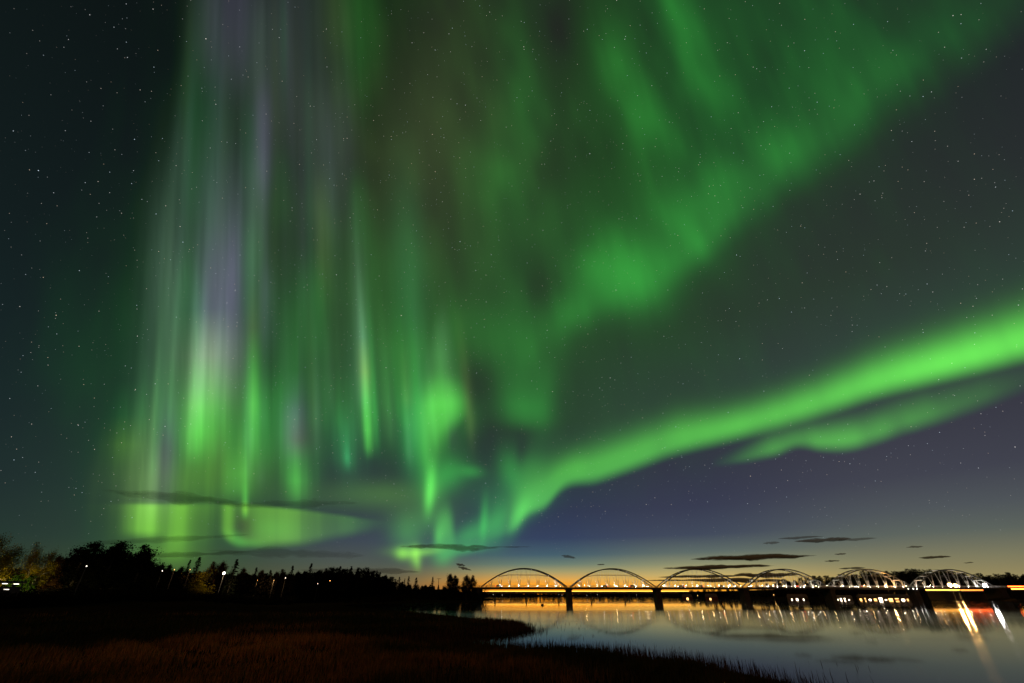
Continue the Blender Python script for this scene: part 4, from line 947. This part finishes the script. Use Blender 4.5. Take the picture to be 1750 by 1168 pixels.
def cloud(cx, cy, hw, hh, dens, label, tilt=0.0, seed=0, r=9000.0):
    rs = np.random.RandomState(seed+100); nu, nv = 72, 28
    c = P(cx, cy, r=r); dist = Vector(((cx-875)/729.17, 1.0, (584-cy)/729.17)).length
    k = (c-Vector((0, 0, EYE))).length/dist/729.17
    rt = Vector((c.y, -c.x, 0)).normalized(); fw = Vector((c.x, c.y, 0)).normalized()
    cs_ = abs(math.cos(math.atan2(c.x, c.y)))
    a, b, z = hw*k*cs_, hw*k*.10, hh*k*1.25
    t = np.linspace(-1, 1, nu); env = (1-np.abs(t)**2.2)**.75
    lump = 1+.20*np.interp(t, np.linspace(-1, 1, 9), rs.randn(9))+.12*np.interp(t, np.linspace(-1, 1, 23), rs.randn(23))
    mid = .32*np.interp(t, np.linspace(-1, 1, 7), rs.randn(7))
    ph = np.linspace(0, 2*math.pi, nv, endpoint=False)
    V = []; TH = []
    for i in range(nu):
        e_ = max(.02, env[i]*max(.25, lump[i]))
        for p_ in ph:
            TH.append(max(0.0, 1-math.sin(p_)**2)**.9*env[i]**.7)
            v = rt*(t[i]*a)+fw*(math.cos(p_)*b*math.sqrt(env[i])*.9)+Vector((0, 0, (math.sin(p_)*e_+mid[i]*env[i]*.5)*z-math.tan(tilt)*t[i]*a)); V.append(v)
    F = [(i*nv+k_, i*nv+(k_+1) % nv, (i+1)*nv+(k_+1) % nv, (i+1)*nv+k_) for i in range(nu-1) for k_ in range(nv)]
    me = quick_mesh('cloud', np.array(V), np.array(F), [CM], True); me.attributes.new('thickness', 'FLOAT', 'POINT').data.foreach_set('value', np.array(TH, np.float32)); o = bpy.data.objects.new('cloud', me); col.objects.link(o); o.location = c
    o["density"] = dens; tag(o, label, 'cloud'); return o
CL = [(1282, 953, 112, 3.6, .95, "long wavy dark cloud high over the third and fourth arches", 0.0), (1225, 969.5, 100, 2.8, .95, "long flat dark cloud touching the top of the third arch"), (1310, 983, 62, 3.4, .95, "thick dark cloud streak seen through the top of the fourth arch"),
      (1195, 985.5, 82, 1.8, .85, "thin dark cloud streak between the third and fourth arches"), (1230, 991.5, 70, 2.6, .9, "dark cloud streak low behind the right half of the third arch"), (1150, 992, 50, 1.2, .7, "very thin cloud streak low behind the left foot of the third arch"), (1290, 993, 60, 2.4, .9, "low dark cloud streak behind the left part of the fourth arch"),
      (1405, 923.5, 52, 3.6, .6, "soft brown cloud, biggest of the high group over the fourth arch"), (1368, 919, 42, 1.6, .4, "faint thin cloud just upper left of the soft brown cloud"), (1462, 922, 40, 1.6, .35, "faint thin wisp trailing right of the soft brown cloud"), (1318, 928, 16, 1.8, .35, "tiny faint cloud puff left of the soft brown cloud"),
      (1597, 952.5, 30, 1.9, .75, "small flat dark cloud alone over the last arch"), (1563, 935, 16, 1.3, .5, "tiny flat cloud above and left of the small flat dark one"), (1436, 947, 11, 1.1, .6, "tiny dark cloud dash above the fifth arch"), (1422, 959, 14, 1.1, .7, "tiny dark cloud dash under another dash near the fifth arch"), (1456, 971.5, 24, 1.4, .75, "small dark cloud streak touching the left side of the fifth arch"), (1655, 962, 10, .9, .5, "tiniest faint cloud dash right over the last arch"),
      (971, 952, 14, 2.0, .45, "small slanted wisp over the gap between the first two arches", .17), (1027, 965, 7, .8, .7, "tiny dark cloud speck near the top of the second arch"), (787, 965.5, 9, 1.8, .65, "upper of two small dark cloud puffs over the round tree", .15), (794, 972, 13, 1.6, .65, "lower of two small dark cloud puffs over the round tree", .22),
      (768, 935.5, 88, 4.2, .42, "long dark cloud bar crossing the lowest green aurora curls"), (312, 852, 136, 8.0, .24, "long dark cloud bank cutting the green strip over the left trees"), (505, 862, 120, 6.0, .16, "faint tail of the long cloud bank stretching right over the green strip", -.10), (500, 946, 140, 7.0, .16, "wide grey cloud band over the left tree line"), (290, 921, 150, 5.0, .18, "thin tilted cloud streak over the big black crowns", -.12), (330, 947, 110, 4.0, .25, "faint low cloud streak just above the spruce pair", -.08), (620, 976, 110, 4.0, .3, "faint warm cloud streak just above the middle tree line"), (870, 935, 40, .8, .3, "hair thin bright wisp right of the long dark cloud bar")]
for i, c_ in enumerate(CL): cloud(*c_[:6], tilt=c_[6] if len(c_) > 6 else 0.0, seed=i)

# ---------------------------------------------------------------- grass and reeds
def blades_mesh(name, X, Y, Z, H, Wd, rs, m_, lean=.35, seg=2):
    n = len(X); a = rs.rand(n)*6.283; ln = H*lean*rs.rand(n); wa = rs.rand(n)*3.1416
    dx, dy = np.cos(a)*ln, np.sin(a)*ln; wx, wy = np.cos(wa)*Wd/2, np.sin(wa)*Wd/2
    rows = []
    for t, q in ((0, 1.0), (.55, .75), (1.0, .12)):
        cx, cy, cz = X+dx*t**2, Y+dy*t**2, Z+H*t*(1-.12*t)
        rows.append(np.stack([cx-wx*q, cy-wy*q, cz], -1)); rows.append(np.stack([cx+wx*q, cy+wy*q, cz], -1))
    V = np.stack(rows, 1).reshape(-1, 3); b = np.arange(n)[:, None]*6
    F = np.concatenate([b+np.array([0, 1, 3, 2]), b+np.array([2, 3, 5, 4])])
    return quick_mesh(name, V, F, [m_])
def grass_mat():
    m_ = bpy.data.materials.new('autumn_sedge'); m_.use_nodes = True; t = NT(m_.node_tree)
    co = t.n('ShaderNodeNewGeometry').outputs['Position']
    n1 = t.n('ShaderNodeTexNoise', {'Vector': co, 'Scale': .085, 'Detail': 4.0}).outputs[0]
    n2 = t.n('ShaderNodeTexNoise', {'Vector': co, 'Scale': 2.5, 'Detail': 2.0}).outputs[0]
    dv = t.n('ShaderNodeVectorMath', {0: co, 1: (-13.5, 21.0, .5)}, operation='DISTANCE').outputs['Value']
    patch = t.n('ShaderNodeMapRange', {0: dv, 1: 4.0, 2: 15.0, 3: .19, 4: -.04}).outputs[0]  # rusty sedge, with warm lamplight on the near left painted into its colour
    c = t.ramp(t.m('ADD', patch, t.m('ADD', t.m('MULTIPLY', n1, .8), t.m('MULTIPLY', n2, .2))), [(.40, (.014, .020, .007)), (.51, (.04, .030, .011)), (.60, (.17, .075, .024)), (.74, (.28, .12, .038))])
    d = t.n('ShaderNodeBsdfDiffuse', {'Color': c}); tr = t.n('ShaderNodeBsdfTranslucent', {'Color': c})
    mx = t.n('ShaderNodeMixShader', {0: .25, 1: d.outputs[0], 2: tr.outputs[0]}); t.n('ShaderNodeOutputMaterial', {0: mx.outputs[0]}); return m_
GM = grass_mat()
def build_grass():
    rs = np.random.RandomState(21); Xs = []
    for (r0, r1, n) in ((14, 22, 60000), (22, 34, 60000), (34, 55, 50000), (55, 95, 36000)):
        az_ = np.radians(rs.uniform(-66, 30, n)); r = np.sqrt(rs.uniform(r0*r0, r1*r1, n)); Xs.append(np.stack([r*np.sin(az_), r*np.cos(az_), r], -1))
    Q = np.concatenate(Xs); X, Y, r = Q.T
    a = poly_sd(SHORE, X, Y); clump = np.sin(X*.9+2*np.sin(Y*.5))*np.sin(Y*.8+1.6*np.sin(X*.33))
    keep = (a > .25)*(rs.rand(len(X)) < .55+.45*clump) > 0; X, Y, r, a, clump = X[keep], Y[keep], r[keep], a[keep], clump[keep]
    Z = ground_z(X, Y); tall = (.40+.22*clump)*np.clip(.35+a*.16, .35, 1.0)
    H = tall*(.55+.7*rs.rand(len(X))); Wd = .012+.00062*r
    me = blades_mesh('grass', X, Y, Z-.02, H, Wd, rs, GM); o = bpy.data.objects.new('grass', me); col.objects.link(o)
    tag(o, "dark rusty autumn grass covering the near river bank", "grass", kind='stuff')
    # taller seed stalks
build_grass()
def build_reeds():
    rs = np.random.RandomState(22); n = 260000
    az_ = np.radians(rs.uniform(-16, 34, n)); r = np.sqrt(rs.uniform(16**2, 62**2, n)); X, Y = r*np.sin(az_), r*np.cos(az_)
    a = poly_sd(SHORE, X, Y); cl = np.sin(X*.8+1.5*np.sin(Y*.6))*np.sin(Y*.7+X*.3)
    dens = np.where(a > 0, .30*np.exp(-a/2.5), (.26*np.exp(a/.9)+.020*np.exp(a/3.5))*np.clip(.35+1.1*cl, 0, 1.5))
    k = (a < 3.5) & (a > -9) & (rs.rand(n) < dens); X, Y, a, r = X[k], Y[k], a[k], r[k]
    Z = np.maximum(ground_z(X, Y), -.1); H = (.35+.45*rs.rand(len(X)))*np.where(a > 0, .9, np.clip(1+a*.07, .5, 1)); Wd = .010+.0006*r
    me = blades_mesh('reeds', X, Y, Z-.05, H, Wd, rs, M['sedge_stem'], .16); o = bpy.data.objects.new('reeds', me); col.objects.link(o)
    tag(o, "thin dark reeds growing along the water's edge", "reeds", kind='stuff')
leaf_mat('sedge_stem', (.022, .014, .010), (.05, .028, .014), .15, 1.0)
build_reeds()
